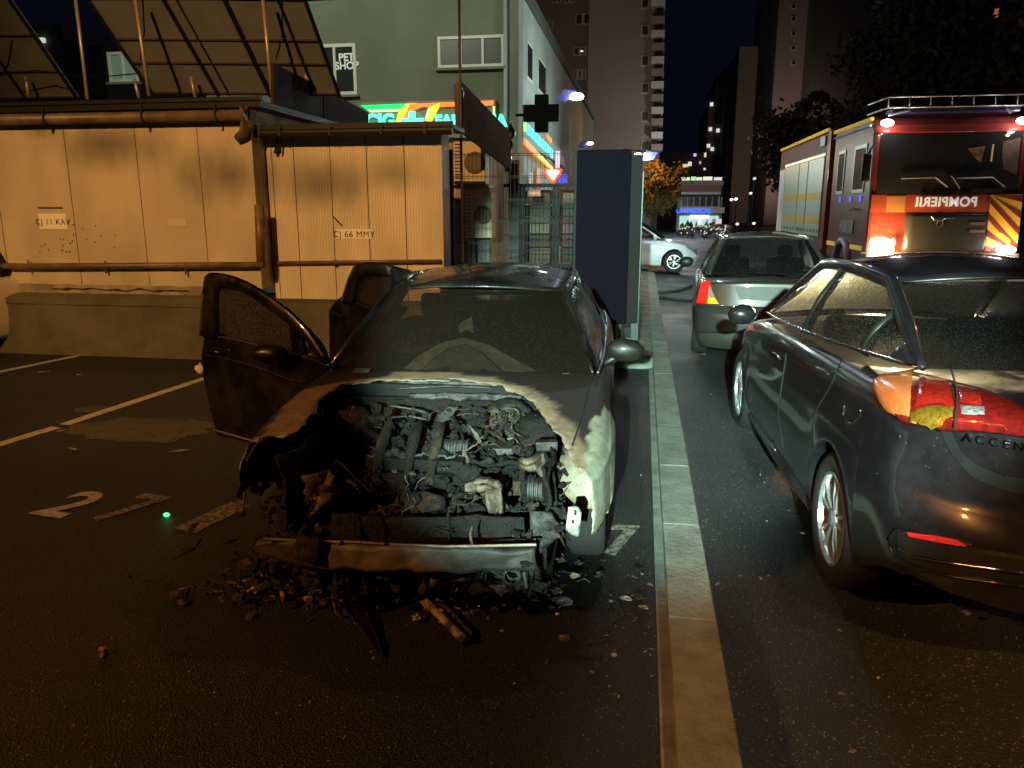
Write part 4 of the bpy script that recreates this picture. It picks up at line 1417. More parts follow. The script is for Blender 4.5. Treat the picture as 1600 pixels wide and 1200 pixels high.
def vcol_mat(name, rough=.6, metal=.1, bump=.35):
    m = bpy.data.materials.new(name)
    m.use_nodes = True
    N, L = m.node_tree.nodes, m.node_tree.links
    p = N['Principled BSDF']
    at_ = N.new('ShaderNodeAttribute'); at_.attribute_name = 'wear'
    n = N.new('ShaderNodeTexNoise'); n.inputs['Scale'].default_value = 22; n.inputs['Detail'].default_value = 8
    n.inputs['Roughness'].default_value = .7
    tc = N.new('ShaderNodeTexCoord'); L.new(tc.outputs['Object'], n.inputs['Vector'])
    mr = N.new('ShaderNodeMapRange'); mr.inputs[1].default_value = .3; mr.inputs[2].default_value = .7
    mr.inputs[3].default_value = .55; mr.inputs[4].default_value = 1.25
    L.new(n.outputs['Fac'], mr.inputs[0])
    vm = N.new('ShaderNodeVectorMath'); vm.operation = 'SCALE'
    L.new(at_.outputs['Color'], vm.inputs[0]); L.new(mr.outputs[0], vm.inputs['Scale'])
    L.new(vm.outputs[0], p.inputs['Base Color'])
    b = N.new('ShaderNodeBump'); b.inputs['Strength'].default_value = bump; b.inputs['Distance'].default_value = .006
    L.new(n.outputs['Fac'], b.inputs['Height']); L.new(b.outputs[0], p.inputs['Normal'])
    p.inputs['Roughness'].default_value = rough
    p.inputs['Metallic'].default_value = metal
    # paint that survived keeps its gloss: alpha channel of the wear map
    mr2 = N.new('ShaderNodeMapRange'); mr2.inputs[3].default_value = rough; mr2.inputs[4].default_value = .25
    L.new(at_.outputs['Alpha'], mr2.inputs[0]); L.new(mr2.outputs[0], p.inputs['Roughness'])
    return m


def paint_wear(o, fn):
    ca = o.data.color_attributes.new('wear', 'FLOAT_COLOR', 'POINT')
    for i, v in enumerate(o.data.vertices):
        ca.data[i].color = fn(v.co)


def mixc(a, b, t):
    return tuple(a[i] * (1 - t) + b[i] * t for i in range(4))


PAINT = (.014, .013, .013, 1)
BROWN = (.028, .020, .016, 0)
RUST = (.30, .19, .10, 0)
ASH = (.36, .35, .27, 0)
SOOT = (.018, .015, .013, 0)


def skin_wear(p):
    n1 = noise.fractal(p * 3.2, 1, 2, 4)
    n2 = noise.fractal(p * 9 + Vector((5, 0, 0)), 1, 2, 5)
    c_ = PAINT
    # burnt away towards the nose
    t = smooth((2.0 + .25 * n1 - p.y) / .5)
    c_ = mixc(c_, BROWN, t)
    if p.y < 1.5:
        e = bay_edge(p, .02)
        w = .13 if p.x > 0 else .2
        t = smooth((w + .03 * n2 - e) / .05)
        if p.x < 0 and p.y < .6:
            t *= smooth((p.z - .60 + .04 * n2) / .04)
        c_ = mixc(c_, mixc(RUST, ASH, .25 + .3 * n2), t * .9)
        if e < .02:
            c_ = mixc(c_, (.2, .17, .15, 0), .5)
        if p.x > .6:
            # bare wing: all paint gone ahead of a ragged line
            line = .98 + .16 * n2 + (p.x - .8) * 1.4 - max(0, p.z - .7) * 1.5
            t = smooth((line - p.y) / .03)
            ins = smooth((p.x - .755 - .02 * n2) / .02)
            a = mixc(ASH, (.36, .22, .12, 0), smooth((.42 - p.z) / .15 + .3 * n1))
            c_ = mixc(c_, a, t * ins)
        if p.x < -.6 and p.z < .62:
            c_ = mixc(c_, SOOT, .7)
    return c_


M_BURNT = vcol_mat('burnt bodywork')
b_skin = car_skin(bc).build('body', M_BURNT, B, True, True, merge=True)
def ragged(o):
    # burnt edges: even out the cut, then tear it irregularly
    bm = bmesh.new(); bm.from_mesh(o.data)
    bv = [v for v in bm.verts if v.is_boundary and v.co.y < 1.5 and v.co.z > .33]
    for _ in range(4):
        new = {}
        for v in bv:
            nb = [e.other_vert(v).co for e in v.link_edges if e.is_boundary]
            if len(nb) == 2:
                new[v] = v.co * .4 + (nb[0] + nb[1]) * .3
        for v, c in new.items():
            v.co = c
    for v in bv:
        n = noise.noise_vector(v.co * 18) * .016 + noise.noise_vector(v.co * 60) * .008
        v.co += Vector((n.x, n.y, n.z * 1.4))
    bm.to_mesh(o.data); bm.free()


ragged(b_skin)
paint_wear(b_skin, skin_wear)
q = b_skin.modifiers.new('thick', 'SOLIDIFY'); q.thickness = .004
M_BPAINT = mat('sooty black paint', (.005, .005, .006), .22, .1, col2=(.013, .011, .009), scale=4, rough2=.5, coat=.5, bump=.03, bscale=300)
M_WGL = wetglass('sooty windscreen', (.6, .55, .5), .22, 60, .12, .7, (.085, .068, .05), .15)
M_RWS = mat('sooted rear glass', (.01, .01, .01), .4)
M_WSI = wetglass('window glass', (.5, .55, .6), .3, 120, .08, .5)
bg_ = greenhouse(B, dict(fb=(1.42, .76, .855), ft=(2.08, .56, 1.245), rt=(3.45, .55, 1.26), rb=(4.15, .66, .96), split=(.42, .74), belt=(.07, .0), crown=.075, sides=(1,), chrome=mat('dull trim', (.3, .3, .32), .25, .9)),
                 M_BPAINT, M_WGL, M_WSI, M_RWS, M_BLACKP, .027)
# left side: roof rail and centre pillar only, its doors are open
MB().tube([(-.76, 1.42, .855), (-.66, 1.75, 1.06), (-.565, 2.08, 1.24), (-.575, 2.7, 1.29), (-.56, 3.45, 1.26), (-.64, 3.9, 1.07), (-.68, 4.15, .96)], .027, 10).build('roof_pillar', M_BPAINT, B, True, True)
MB().tube([(-.84, 2.6, .2), (-.85, 2.62, .85), (-.60, 2.66, 1.27)], [.05, .045, .03], 8).build('centre_pillar', M_BPAINT, B, True, True)
MB().box((-.86, 1.5, .15), (-.76, 3.4, .27)).build('sill', M_BPAINT, B, True, bevel=.02)
MB().box((-.7, 1.25, .14), (.7, 4.2, .24)).box((-.7, 1.24, .2), (.7, 1.28, .80)).build('floor_pan', M_DARK, B, True)
# cabin
M_TRIMB = mat('heat stained trim', (.10, .062, .03), .8, col2=(.055, .036, .02), scale=9)
M_INT2 = mat('scorched interior', (.008, .007, .006), .9, col2=(.02, .015, .01), scale=6, bump=.3, bscale=40)
mb = MB()
mb.grid(*quad_panel((-.7, 1.5, .80), (.7, 1.5, .80), (.66, 1.95, .84), (-.66, 1.95, .84), (0, -.1, .03))).build('dashboard', M_INT2, B, True, True)
for su in (-.38, .38):
    s_ = MB()
    s_.box((su - .24, 2.5, .35), (su + .24, 2.66, 1.0)).box((su - .13, 2.55, 1.0), (su + .13, 2.63, 1.17)).box((su - .25, 2.0, .3), (su + .25, 2.55, .48))
    s_.build('seat', M_INT2, B, True, bevel=.05)
MB().tube([(.38 + .19 * math.cos(a), 2.0 - .06 * math.sin(a), .88 + .17 * math.sin(a)) for a in [i * math.pi / 12 for i in range(25)]], .014, 8).build('steering_wheel', M_INT2, B, True, True)
WSB = bvh_of([bg_['windscreen']])
patch(WSB, [(532, 588), (570, 530), (616, 466)], [(560, 588), (596, 532), (636, 468)], 16, 3, -.05).build('pillar_trim', M_TRIMB, B, smooth_=True)
patch(WSB, [(690, 463), (860, 463), (878, 480), (896, 586)], [(690, 469), (846, 470), (864, 490), (884, 586)], 26, 3, -.05).build('pillar_trim', M_TRIMB, B, smooth_=True)
patch(WSB, [(626, 470), (656, 468)], [(600, 530), (622, 520)], 6, 8, -.12).build('seat_belt', M_TRIMB, B, smooth_=True)
M_DUST = mat('extinguisher powder on glass', (.11, .075, .04), .9, col2=(.06, .04, .025), scale=14, alpha=.17)
M_DUST2 = mat('thin powder film', (.08, .055, .03), .9, col2=(.04, .03, .018), scale=8, alpha=.12)
patch(WSB, [(622, 584), (655, 556), (690, 536), (725, 528), (765, 540), (800, 560), (838, 580)], [(650, 586), (675, 562), (702, 544), (728, 538), (752, 550), (775, 570), (790, 584)], 40, 5, .004).build('powder_arc', M_DUST, B, smooth_=True)
patch(WSB, [(652, 584), (677, 562), (704, 545), (728, 539), (750, 551), (772, 571), (786, 584)], [(655, 588), (690, 590), (720, 590), (740, 590), (760, 590), (786, 588)], 30, 5, .005).build('powder_film', M_DUST2, B, smooth_=True)
patch(WSB, [(716, 508), (732, 498), (737, 494)], [(718, 522), (730, 515), (741, 522)], 10, 5, .003).build('powder_arc', M_DUST, B)
# mirror on the near right door, handles
ml = MB().lump((.945, 1.80, .925), (.115, .06, .072), 3, .05, 2)
ml.tube([(.80, 1.8, .83), (.86, 1.81, .86), (.93, 1.80, .90)], .028, 6)
ml.build('wing_mirror', M_BPAINT, B, True, True)
BB = bvh_of([b_skin])
M_GAPB = mat('burnt gap', (.004, .004, .004), .8)
g_ = MB()
trim(BB, [(921, 600), (915, 630), (905, 665), (894, 697)], .004, 24, .001, mb=g_)
g_.build('bonnet_gap', M_GAPB, B)
# wheels: fronts burnt down to bare rims
M_RUSTR = mat('burnt steel', (.09, .06, .045), .7, .5, col2=(.2, .13, .09), scale=20, bump=.3)
for sg in (-1, 1):
    add_wheel(B, sg * .76, 3.62, .31, .31, .21, M_TYRE, M_ALLOY, sg)
    add_wheel(B, sg * .76, .95, .24, .24, .2, mat('charred tyre', (.012, .011, .01), .9, bump=.8, bscale=30), M_RUSTR, sg)


# open doors: flat pressed panels hinged on the left side
def door(name, hinge, ang, outer, belt, hole, extra, label):
    h_ = bw(*hinge)
    t = R(ang) - BA * 0
    d = Vector((-math.sin(t), math.cos(t), 0))
    n = Vector((d.y, -d.x, 0))      # towards the car's old outside, now facing forward
    if n.dot(CAMP - h_) < 0:
        n = -n

    def on(px, py, off=0):
        r = ray(px, py)
        p = CAMP + r * ((h_ - CAMP).dot(n) / r.dot(n))
        return p + n * off
    lo = [on(x, y) for x, y in outer['low']]
    D = MB().slab(lo, -n * .10).build(name, M_BPAINT, B, bevel=.018)
    D['label'] = label
    o_, i_ = poly_sample(outer['frame'], 30), poly_sample(outer['inner'], 30)
    MB().grid(lambda i, j: on(lerp(o_[i][0], i_[i][0], j / 4), lerp(o_[i][1], i_[i][1], j / 4), -.01 + .012 * math.sin(math.pi * j / 4)), 30, 4).build('window_frame', M_BPAINT, D, smooth_=True, solid=.035)
    for pl in outer.get('plates', []):
        MB().slab([on(x, y, -.006) for x, y in pl], -n * .03).build('window_post', M_BPAINT, D, bevel=.006)
    for pl, r_ in outer.get('posts', []):
        MB().tube([on(x, y, -.02) for x, y in pl], r_, 8).build('window_post', M_BPAINT, D, smooth_=True)
    for hl_ in hole:
        MB().slab([on(x, y, -.03) for x, y in hl_], -n * .004).build('window', extra['glass'], D)
    return D, on, n


FD, fon, fn_ = door('front_door', (-.86, 1.5, 0), 67,
                    dict(low=[(318, 520), (370, 528), (430, 543), (480, 556), (514, 568), (519, 600), (518, 660), (500, 712), (404, 697), (338, 682), (326, 640), (316, 590), (313, 555)],
                         frame=[(317, 524), (320, 470), (326, 428), (350, 430), (385, 442), (420, 460), (455, 487), (485, 520), (516, 568)],
                         inner=[(341, 528), (341, 458), (349, 446), (376, 448), (405, 464), (432, 485), (462, 505), (484, 527), (506, 560)],
                         plates=[[(447, 496), (466, 508), (477, 560), (456, 555)]]), None,
                    [[(336, 446), (372, 446), (412, 468), (448, 498), (458, 520), (462, 552), (400, 538), (334, 524)], [(476, 512), (500, 540), (508, 560), (474, 553)]],
                    dict(glass=wetglass('beaded door glass', (.9, .85, .8), .35, 150, .02, .8)), 'front door swung wide open, with its chrome strip')
MB().tube([fon(x, y, .012) for x, y in ((336, 671), (372, 681), (404, 690))], .010, 6).build('chrome_strip', mat('door strip chrome', (.65, .62, .58), .3, 1), FD)
MB().tube([fon(x, y, .004) for x, y in ((319, 523), (370, 531), (430, 546))], .006, 6).build('belt_trim', mat('dull trim', (.3, .3, .32), .25, .9), FD)
MB().tube([fon(x, y, .0) for x, y in ((320, 553), (340, 557), (400, 573), (450, 592), (490, 600), (514, 585))], [.012, .014, .014, .013, .012, .01], 8).build('pressed_crease', M_BPAINT, FD, smooth_=True)
MB().tube([fon(x, y, .03) for x, y in ((324, 545), (340, 548), (352, 551))], .012, 6).build('door_handle', M_BPAINT, FD, smooth_=True)
m_ = MB()
c_ = fon(441, 549, .09)
m_.lump(c_, (.125, .075, .065), 3, .04, 4)
m_.tube([fon(468, 560, .0), c_], .03, 6)
m_.build('wing_mirror', M_BPAINT, FD, smooth_=True)
RD, ron, rn_ = door('rear_door', (-.86, 2.62, 0), 62,
                    dict(low=[(512, 486), (522, 470), (532, 463), (560, 472), (600, 490), (640, 500), (640, 600), (560, 600), (514, 578)],
                         frame=[(537, 472), (547, 438), (557, 418), (572, 413), (602, 413), (640, 422), (652, 428)],
                         inner=[(553, 472), (561, 440), (569, 428), (580, 425), (602, 425), (622, 430), (606, 474)]), None,
                    [[(556, 424), (632, 430), (606, 486), (546, 470)]],
                    dict(glass=wetglass('dark door glass', (.7, .6, .5), .2, 120, .1, .5)), 'rear door swung open, its window frame above the roof edge')
MB().tube([ron(x, y, -.04) for x, y in ((566, 429), (600, 427), (624, 432))], .014, 6).build('inner_trim', M_TRIMB, RD)
MB().tube([ron(x, y, .004) for x, y in ((516, 484), (526, 490), (534, 494))], .006, 6).build('door_handle', M_CHROME, RD)

# ---- burnt-out front: beam, brackets, engine remains
M_BEAM = mat('scorched beam', (.26, .20, .165), .55, .25, col2=(.06, .05, .045), scale=3.2, thr=(.45, .62), bump=.35, bscale=25, stretch=(1, 1, 3))
M_CHAR = mat('char', (.003, .0028, .0028), .6, .1, col2=(.016, .012, .0095), scale=24, thr=(.52, .75), bump=1, bscale=45)
M_CHARB = mat('brown char', (.008, .006, .0045), .75, .1, col2=(.075, .043, .023), scale=18, thr=(.45, .7), bump=1, bscale=50)
M_ASHM = mat('ash grey metal', (.075, .073, .07), .45, .5, col2=(.012, .010, .009), scale=9, thr=(.4, .65), bump=.5, bscale=40)
M_MELT = mat('melted aluminium', (.16, .125, .09), .45, .5, col2=(.025, .018, .013), scale=14, thr=(.4, .65), bump=.7, bscale=35)
M_PALE = mat('flaked pale metal', (.40, .40, .36), .5, .3, col2=(.1, .09, .08), scale=16, thr=(.5, .7), bump=.4)


def plate(pl, v, t, name, m, parent=B, bow=0, nu=24, nv=4, amp=.006):
    top, bot = pl
    Aa, Bb = poly_sample(top, nu), poly_sample(bot, nu)

    def P(i, j):
        k = j / nv
        p = bl(lerp(Aa[i][0], Bb[i][0], k), lerp(Aa[i][1], Bb[i][1], k), v + bow * (2 * i / nu - 1) ** 2)
        return p + Vector((0, noise.noise(p * 14) * amp * 3, 0))
    return MB().grid(P, nu, nv).build(name, m, parent, smooth_=True, solid=t)


plate(([(404, 842), (430, 838), (480, 838), (500, 842), (570, 848), (700, 852), (770, 853), (838, 850)], [(408, 858), (430, 864), (470, 876), (500, 880), (600, 884), (720, 887), (770, 886), (838, 882)]), .10, .05, 'bumper_beam', vcol_mat('scorched beam', .6, .1, .7), bow=.06, nu=60, nv=6, amp=.005)
def beam_wear(p):
    n = .5 + .5 * noise.fractal(p * 6, 1, 2, 4)
    c_ = mixc((.09, .055, .032, 0), (.17, .145, .135, 0), smooth((p.x + .27 + .1 * n) / .08))
    c_ = mixc(c_, SOOT, smooth((p.x - .05 - .12 * (1 - (p.z - .28) / .1) + .05 * n) / .18) * .95)
    return mixc(c_, SOOT, smooth((-.42 - p.x + .15 * n) / .15) * .6)


bb_ = [o for o in B.children if o.name.startswith('bumper_beam')][0]
paint_wear(bb_, beam_wear)
MB().tube([bl(x, y, .08) for x, y in poly_sample([(412, 842), (500, 846), (560, 847), (600, 850), (700, 854), (838, 851)], 30)], .006, 6).build('beam_edge', M_BEAM, B)
plate(([(465, 836), (505, 842)], [(462, 868), (500, 878)]), .06, .03, 'beam_bracket', M_CHARB, nu=6)
plate(([(828, 798), (862, 800), (868, 812), (880, 826)], [(830, 868), (838, 872), (850, 858), (876, 838)]), .28, .004, 'inner_wing_plate', M_ASHM, nu=10)
br = plate(([(888, 792), (903, 790), (909, 800)], [(884, 826), (895, 836), (904, 838)]), .24, .004, 'wing_bracket', M_PALE, nu=6)
hb = MB()
for x, y in ((899, 801), (895, 816), (892, 828), (884, 808)):
    hb.box(tuple(bl(x - 2, y + 4, .232)), tuple(bl(x + 2, y - 4, .236)))
hb.build('bolt_holes', M_DARK, br)
plate(([(372, 770), (383, 768)], [(370, 806), (384, 806)]), .28, .004, 'wing_bracket', M_MELT, nu=4)
MB().tube([bl(x, y, .3) for x, y in ((375, 780), (376, 750), (388, 715), (398, 698), (412, 684))], .006, 6).build('wing_edge', M_MELT, B, smooth_=True)
# inner wings and strut towers
for sg in (-1, 1):
    MB().grid(lambda i, j: Vector((sg * (.60 + .05 * noise.noise(Vector((i * .5, j * .4, sg)))), .3 + i * .06, .2 + j * .052 + .02 * noise.noise(Vector((i * .4, j, sg))))), 16, 9).build('inner_wing', M_CHAR, B, True, True, solid=.01)
    MB().lathe([(.001, .72), (.07, .72), (.10, .70), (.13, .62), (.15, .4)], (sg * .5, .98, 0), 'z').build('strut_tower', M_CHARB if sg < 0 else M_CHAR, B, True, True)
MB().box((-.62, .3, .12), (.62, 1.2, .16)).box((-.66, 1.18, .2), (.66, 1.22, .74)).build('bay_floor', M_CHAR, B, True)
# engine block with a ribbed cam cover, runners, pulleys, belts and hoses
e = MB().box((-.36, .62, .22), (.20, .98, .50)).box((-.33, .66, .50), (.16, .94, .56)).lump((-.36, .78, .42), (.07, .16, .1), 3, .3, 2)
e.build('engine_block', M_CHAR, B, True, bevel=.02)
MB().grid(lambda i, j: Vector((-.32 + .46 * i / 46, .67 + .25 * j / 12, .575 + (.014 if (i // 4) % 2 else 0) + .03 * noise.noise(Vector((i * .13, j * .3, 2))))), 46, 12).build('cam_cover', M_ASHM, B, True, solid=.01)
for k in range(3):
    x = -.27 + k * .135 + .02 * (k % 2)
    MB().tube([(x, .92, .56), (x, .98, .63), (x + .01, .86, .68), (x + .015, .72, .63), (x + .01, .63, .52), (x, .60, .42)], [.017, .03, .022, .031, .02, .026], 9).build('intake_runner', M_CHAR if k % 2 else M_CHARB, B, True, True)
for (px, py, v, r) in ((545, 770, .55, .075), (590, 800, .52, .055), (520, 735, .6, .05)):
    c0 = bl(px, py, v)
    MB().lathe([(.012, -.035), (r * .35, -.035), (r * .4, -.02), (r * .8, -.018), (r * .85, -.035), (r, -.035), (r, .01), (.001, .01)], c0, 'y', 26).build('pulley', M_ASHM, B, smooth_=True)
MB().tube([bl(x, y, .53) for x, y in ((526, 718), (570, 760), (612, 800), (592, 822), (548, 796), (505, 742), (526, 718))], .007, 5).build('drive_belt', M_CHAR, B, smooth_=True)
for (px, py, v, r, L_) in ((655, 786, .45, .055, .10), (712, 700, .8, .05, .12), (840, 765, .5, .06, .08)):
    c0 = bl(px, py, v)
    pr = [(.001, -L_ / 2)]
    for k in range(9):
        pr += [(r * (.86 if k % 2 else 1), -L_ / 2 + L_ * k / 8), (r * (.86 if k % 2 else 1), -L_ / 2 + L_ * (k + .6) / 8)]
    pr += [(.001, L_ / 2 + .01)]
    MB().lathe(pr, c0, 'x', 22).build('finned_motor', M_CHARB if px == 655 else M_ASHM, B, smooth_=False)
hoses = [([(540, 640, 1.1), (560, 665, .95), (600, 690, .85), (620, 730, .7)], .018), ([(700, 640, 1.1), (720, 680, .9), (725, 730, .75), (700, 765, .6)], .016),
         ([(470, 720, .6), (500, 700, .7), (540, 700, .75), (560, 680, .85)], .014), ([(830, 700, .7), (815, 740, .6), (820, 780, .5), (800, 800, .42)], .017),
         ([(600, 830, .4), (640, 812, .42), (690, 815, .42), (720, 800, .45)], .020), ([(735, 720, .7), (770, 728, .65), (800, 722, .65), (830, 735, .6)], .012),
         ([(650, 690, .95), (690, 672, 1.0), (740, 690, .95), (760, 720, .8)], .010), ([(840, 690, .7), (860, 730, .55), (868, 790, .42)], .012)]
for pl, r in hoses:
    pts = [bl(x, y, v) for x, y, v in pl]
    dense = [Vector((stable(t, [(i, p.x) for i, p in enumerate(pts)]), stable(t, [(i, p.y) for i, p in enumerate(pts)]), stable(t, [(i, p.z) for i, p in enumerate(pts)]))) for t in [k * (len(pts) - 1) / 18 for k in range(19)]]
    MB().tube(dense, [r * (1 + .12 * math.sin(i * 2.2)) for i in range(19)], 9).build('hose', M_CHAR, B, smooth_=True)
for (x0, y0, x1, y1, v, m) in ((555, 650, 600, 662, .95, M_CHARB), (760, 700, 800, 712, .8, M_ASHM), (596, 748, 628, 776, .62, M_CHARB), (690, 725, 720, 742, .7, M_MELT), (800, 752, 826, 775, .55, M_CHARB), (836, 690, 870, 706, .62, M_ASHM)):
    a_, b_ = bl(x0, y0, v), bl(x1, y1, v)
    q_ = MB().box((a_.x, a_.y, b_.z), (b_.x, a_.y + .05, a_.z), rz=.2).build('bracket', m, B, bevel=.004)
e = MB().lathe([(.001, -.1), (.06, -.1), (.07, -.08), (.13, -.06), (.155, -.02), (.16, .03), (.12, .06)], bl(795, 668, 1.12), 'y', 32)
e.build('brake_booster', M_ASHM, B, smooth_=True)
MB().lump(bl(780, 672, 1.0), (.03, .07, .03), 2, .1, 1).build('master_cylinder', M_CHAR, B, smooth_=True)
plate(([(725, 756), (750, 746), (782, 748), (786, 760)], [(728, 766), (752, 772), (760, 768), (768, 768)]), .42, .03, 'engine_mount', M_MELT, nu=10, amp=.02)
plate(([(757, 768), (770, 768), (785, 760)], [(764, 802), (775, 816), (788, 806)]), .40, .02, 'engine_mount', M_MELT, nu=8, amp=.02)
plate(([(478, 738), (500, 734), (527, 742)], [(478, 792), (500, 800), (524, 776)]), .38, .02, 'headlamp_carrier', M_MELT, nu=10, amp=.03)
plate(([(484, 790), (496, 792)], [(488, 824), (494, 826)]), .36, .012, 'headlamp_carrier', M_CHARB, nu=5, amp=.02)
plate(([(816, 712), (840, 710), (856, 712)], [(818, 732), (840, 738), (856, 746)]), .6, .03, 'fuse_box_remains', M_MELT, nu=10, amp=.04)
plate(([(630, 776), (665, 774), (690, 780)], [(632, 792), (665, 794), (690, 790)]), .46, .04, 'melted_pump', M_CHARB, nu=8, amp=.03)
plate(([(636, 710), (660, 711)], [(636, 720), (660, 721)]), .75, .02, 'melted_cover', M_ASHM, nu=6)
plate(([(605, 893), (640, 890), (675, 893)], [(610, 920), (640, 926), (672, 924)]), .16, .03, 'melted_cooler', M_CHARB, nu=10, amp=.04)
plate(([(676, 893), (720, 892), (735, 890)], [(680, 918), (712, 926), (724, 920)]), .17, .02, 'melted_cooler', M_ASHM, nu=8, amp=.04)
# radiator opening panel, slightly visible ribs
plate(([(520, 800), (600, 806), (730, 806), (820, 806)], [(516, 845), (600, 850), (730, 853), (824, 852)]), .30, .02, 'radiator_core', M_CHAR, amp=.01)
for x in (553, 588, 700):
    MB().tube([bl(x, 800, .26), bl(x + 2, 850, .25)], .006, 5).build('radiator_rib', M_CHAR, B)
# vertical stub and ribs on the beam
MB().tube([bl(737, 852, .09), bl(735, 835, .09), bl(738, 822, .1)], [.009, .006, .003], 6).build('melted_stub', M_MELT, B, smooth_=True)
MB().tube([bl(x, y, .07) for x, y in ((595, 887), (596, 860), (603, 848))], .005, 5).tube([bl(x, y, .07) for x, y in ((534, 846), (526, 860), (523, 905), (528, 938), (534, 962))], .006, 5).build('loose_cable', M_CHARB, B, smooth_=True)
# cowl: layered strips below the windscreen
M_COWL = mat('cowl ash', (.14, .11, .10), .6, .2, col2=(.03, .026, .025), scale=6, thr=(.42, .6), bump=.6, bscale=30, stretch=(1, 6, 6))
plate(([(560, 600), (640, 594), (740, 592), (800, 597), (815, 604)], [(565, 612), (640, 604), (740, 603), (800, 606), (812, 612)]), 1.30, .01, 'cowl_panel', M_COWL, amp=.02)
plate(([(640, 614), (700, 613), (760, 614), (818, 617)], [(640, 626), (700, 628), (760, 626), (812, 624)]), 1.21, .02, 'bulkhead_rail', M_ASHM, amp=.01)
plate(([(530, 628), (640, 622), (812, 626)], [(530, 690), (640, 700), (812, 690)]), 1.19, .01, 'bulkhead', M_CHAR, amp=.03)
for pl in ([(596, 597), (680, 593), (790, 600)], [(612, 608), (700, 603), (770, 606)], [(610, 634), (650, 640), (668, 646)], [(585, 654), (640, 650), (668, 656)]):
    MB().tube([bl(x, y, 1.24 if pl[0][1] < 620 else 1.0) for x, y in poly_sample(pl, 10)], .007, 6).build('wiper_linkage', M_ASHM, B, smooth_=True)
MB().tube([bl(770, 694, .93), bl(816, 680, .96)], .010, 6).build('metal_rod', M_MELT, B)
wr = MB()
rng = random.Random(11)
for i in range(46):
    x, y = rng.uniform(470, 850), rng.uniform(640, 815)
    v = lerp(1.1, .35, (y - 630) / 190) + rng.uniform(-.08, .08)
    pts = []
    a = rng.uniform(0, 6.3)
    for k in range(7):
        pts.append(bl(x, y, v + rng.uniform(-.02, .02)))
        a += rng.uniform(-.9, .9)
        x += math.cos(a) * 10
        y += math.sin(a) * 8
    wr.tube(pts, rng.choice([.0015, .002, .003, .004]), 5)
o = wr.build('burnt_wiring', M_MELT, B, smooth_=True); o['kind'] = 'stuff'
for k, (m, nn, sz) in enumerate(((M_CHAR, 230, .6), (M_CHARB, 220, .42), (M_ASHM, 90, .32), (M_MELT, 70, .28))):
    lm = MB()
    for i in range(nn):
        x, y = rng.uniform(455, 880), rng.uniform(632, 840)
        if k == 1 and rng.random() < .6:
            x = rng.uniform(400, 560); y = rng.uniform(720, 850)
        if k == 3:
            x = rng.choice([rng.uniform(690, 880), rng.uniform(600, 880)]); y = rng.uniform(700, 830)
        if 505 < x < 640 and 770 < y < 850 and rng.random() < .8:
            continue
        v = lerp(1.12, .35, (y - 630) / 200) + rng.uniform(-.12, .1)
        p = bl(x, y, v)
        s_ = rng.uniform(.012, .05) * sz
        lm.lump(p, (s_ * rng.uniform(.6, 1.6), s_ * rng.uniform(.6, 1.4), s_ * rng.uniform(.4, 1.3)), 2, .45, i, 2.2)
    for i in range(nn // 3):
        x, y = rng.uniform(470, 880), rng.uniform(640, 840)
        v = lerp(1.1, .35, (y - 630) / 200)
        p = bl(x, y, v)
        d1 = Vector([rng.uniform(-1, 1) for _ in range(3)]).normalized() * rng.uniform(.02, .08)
        d2 = Vector([rng.uniform(-1, 1) for _ in range(3)]).normalized() * rng.uniform(.01, .04)
        lm.slab([p - d1 - d2, p + d1 - d2 * .5, p + d1 * .8 + d2, p - d1 * .7 + d2 * 1.2], d1.cross(d2).normalized() * .004)
    o = lm.build('charred_residue', m, B, smooth_=False); o['kind'] = 'stuff'
    o['label'] = ['black char', 'brown scorched flakes', 'grey ash flakes', 'pale melted drips'][k]
# hanging remains under the beam
for k, (m, nn) in enumerate(((M_CHAR, 110), (M_CHARB, 60), (M_ASHM, 26))):
    lm = MB()
    for i in range(nn):
        x = rng.uniform(400, 840); y = rng.uniform(868, 925)
        if k == 2: x = rng.uniform(700, 835)
        p = bl(x, y, rng.uniform(.1, .4))
        s_ = rng.uniform(.01, .035)
        if rng.random() < .3:
            lm.tube([p, p + Vector((rng.uniform(-.03, .03), rng.uniform(-.02, .02), rng.uniform(-.09, -.03)))], s_ * .25, 5)
        else:
            lm.lump(p, (s_ * rng.uniform(.6, 1.8), s_, s_ * rng.uniform(.5, 1.4)), 2, .4, i)
    o = lm.build('hanging_remains', m, B); o['kind'] = 'stuff'
MB().tube([bl(x, y, .2) for x, y in ((742, 912), (752, 893), (775, 888))], .014, 8).build('bent_pipe', M_ASHM, B, smooth_=True)
MB().tube([bl(x, y, .2) for x, y in ((750, 893), (758, 912), (762, 928))], .016, 8).build('bent_pipe', M_ASHM, B, smooth_=True)
MB().lathe([(.028, -.02), (.042, -.02), (.042, .03), (.028, .03)], bl(800, 899, .14), 'y').build('round_bearing', M_ASHM, B, smooth_=True)
MB().tube([bl(x, y, .16) for x, y in ((826, 850), (830, 870), (826, 885), (831, 902))], .008, 6).tube([bl(x, y, .15) for x, y in ((834, 850), (829, 868), (834, 890), (832, 905))], .007, 6).build('coil_remains', M_ASHM, B, smooth_=True)

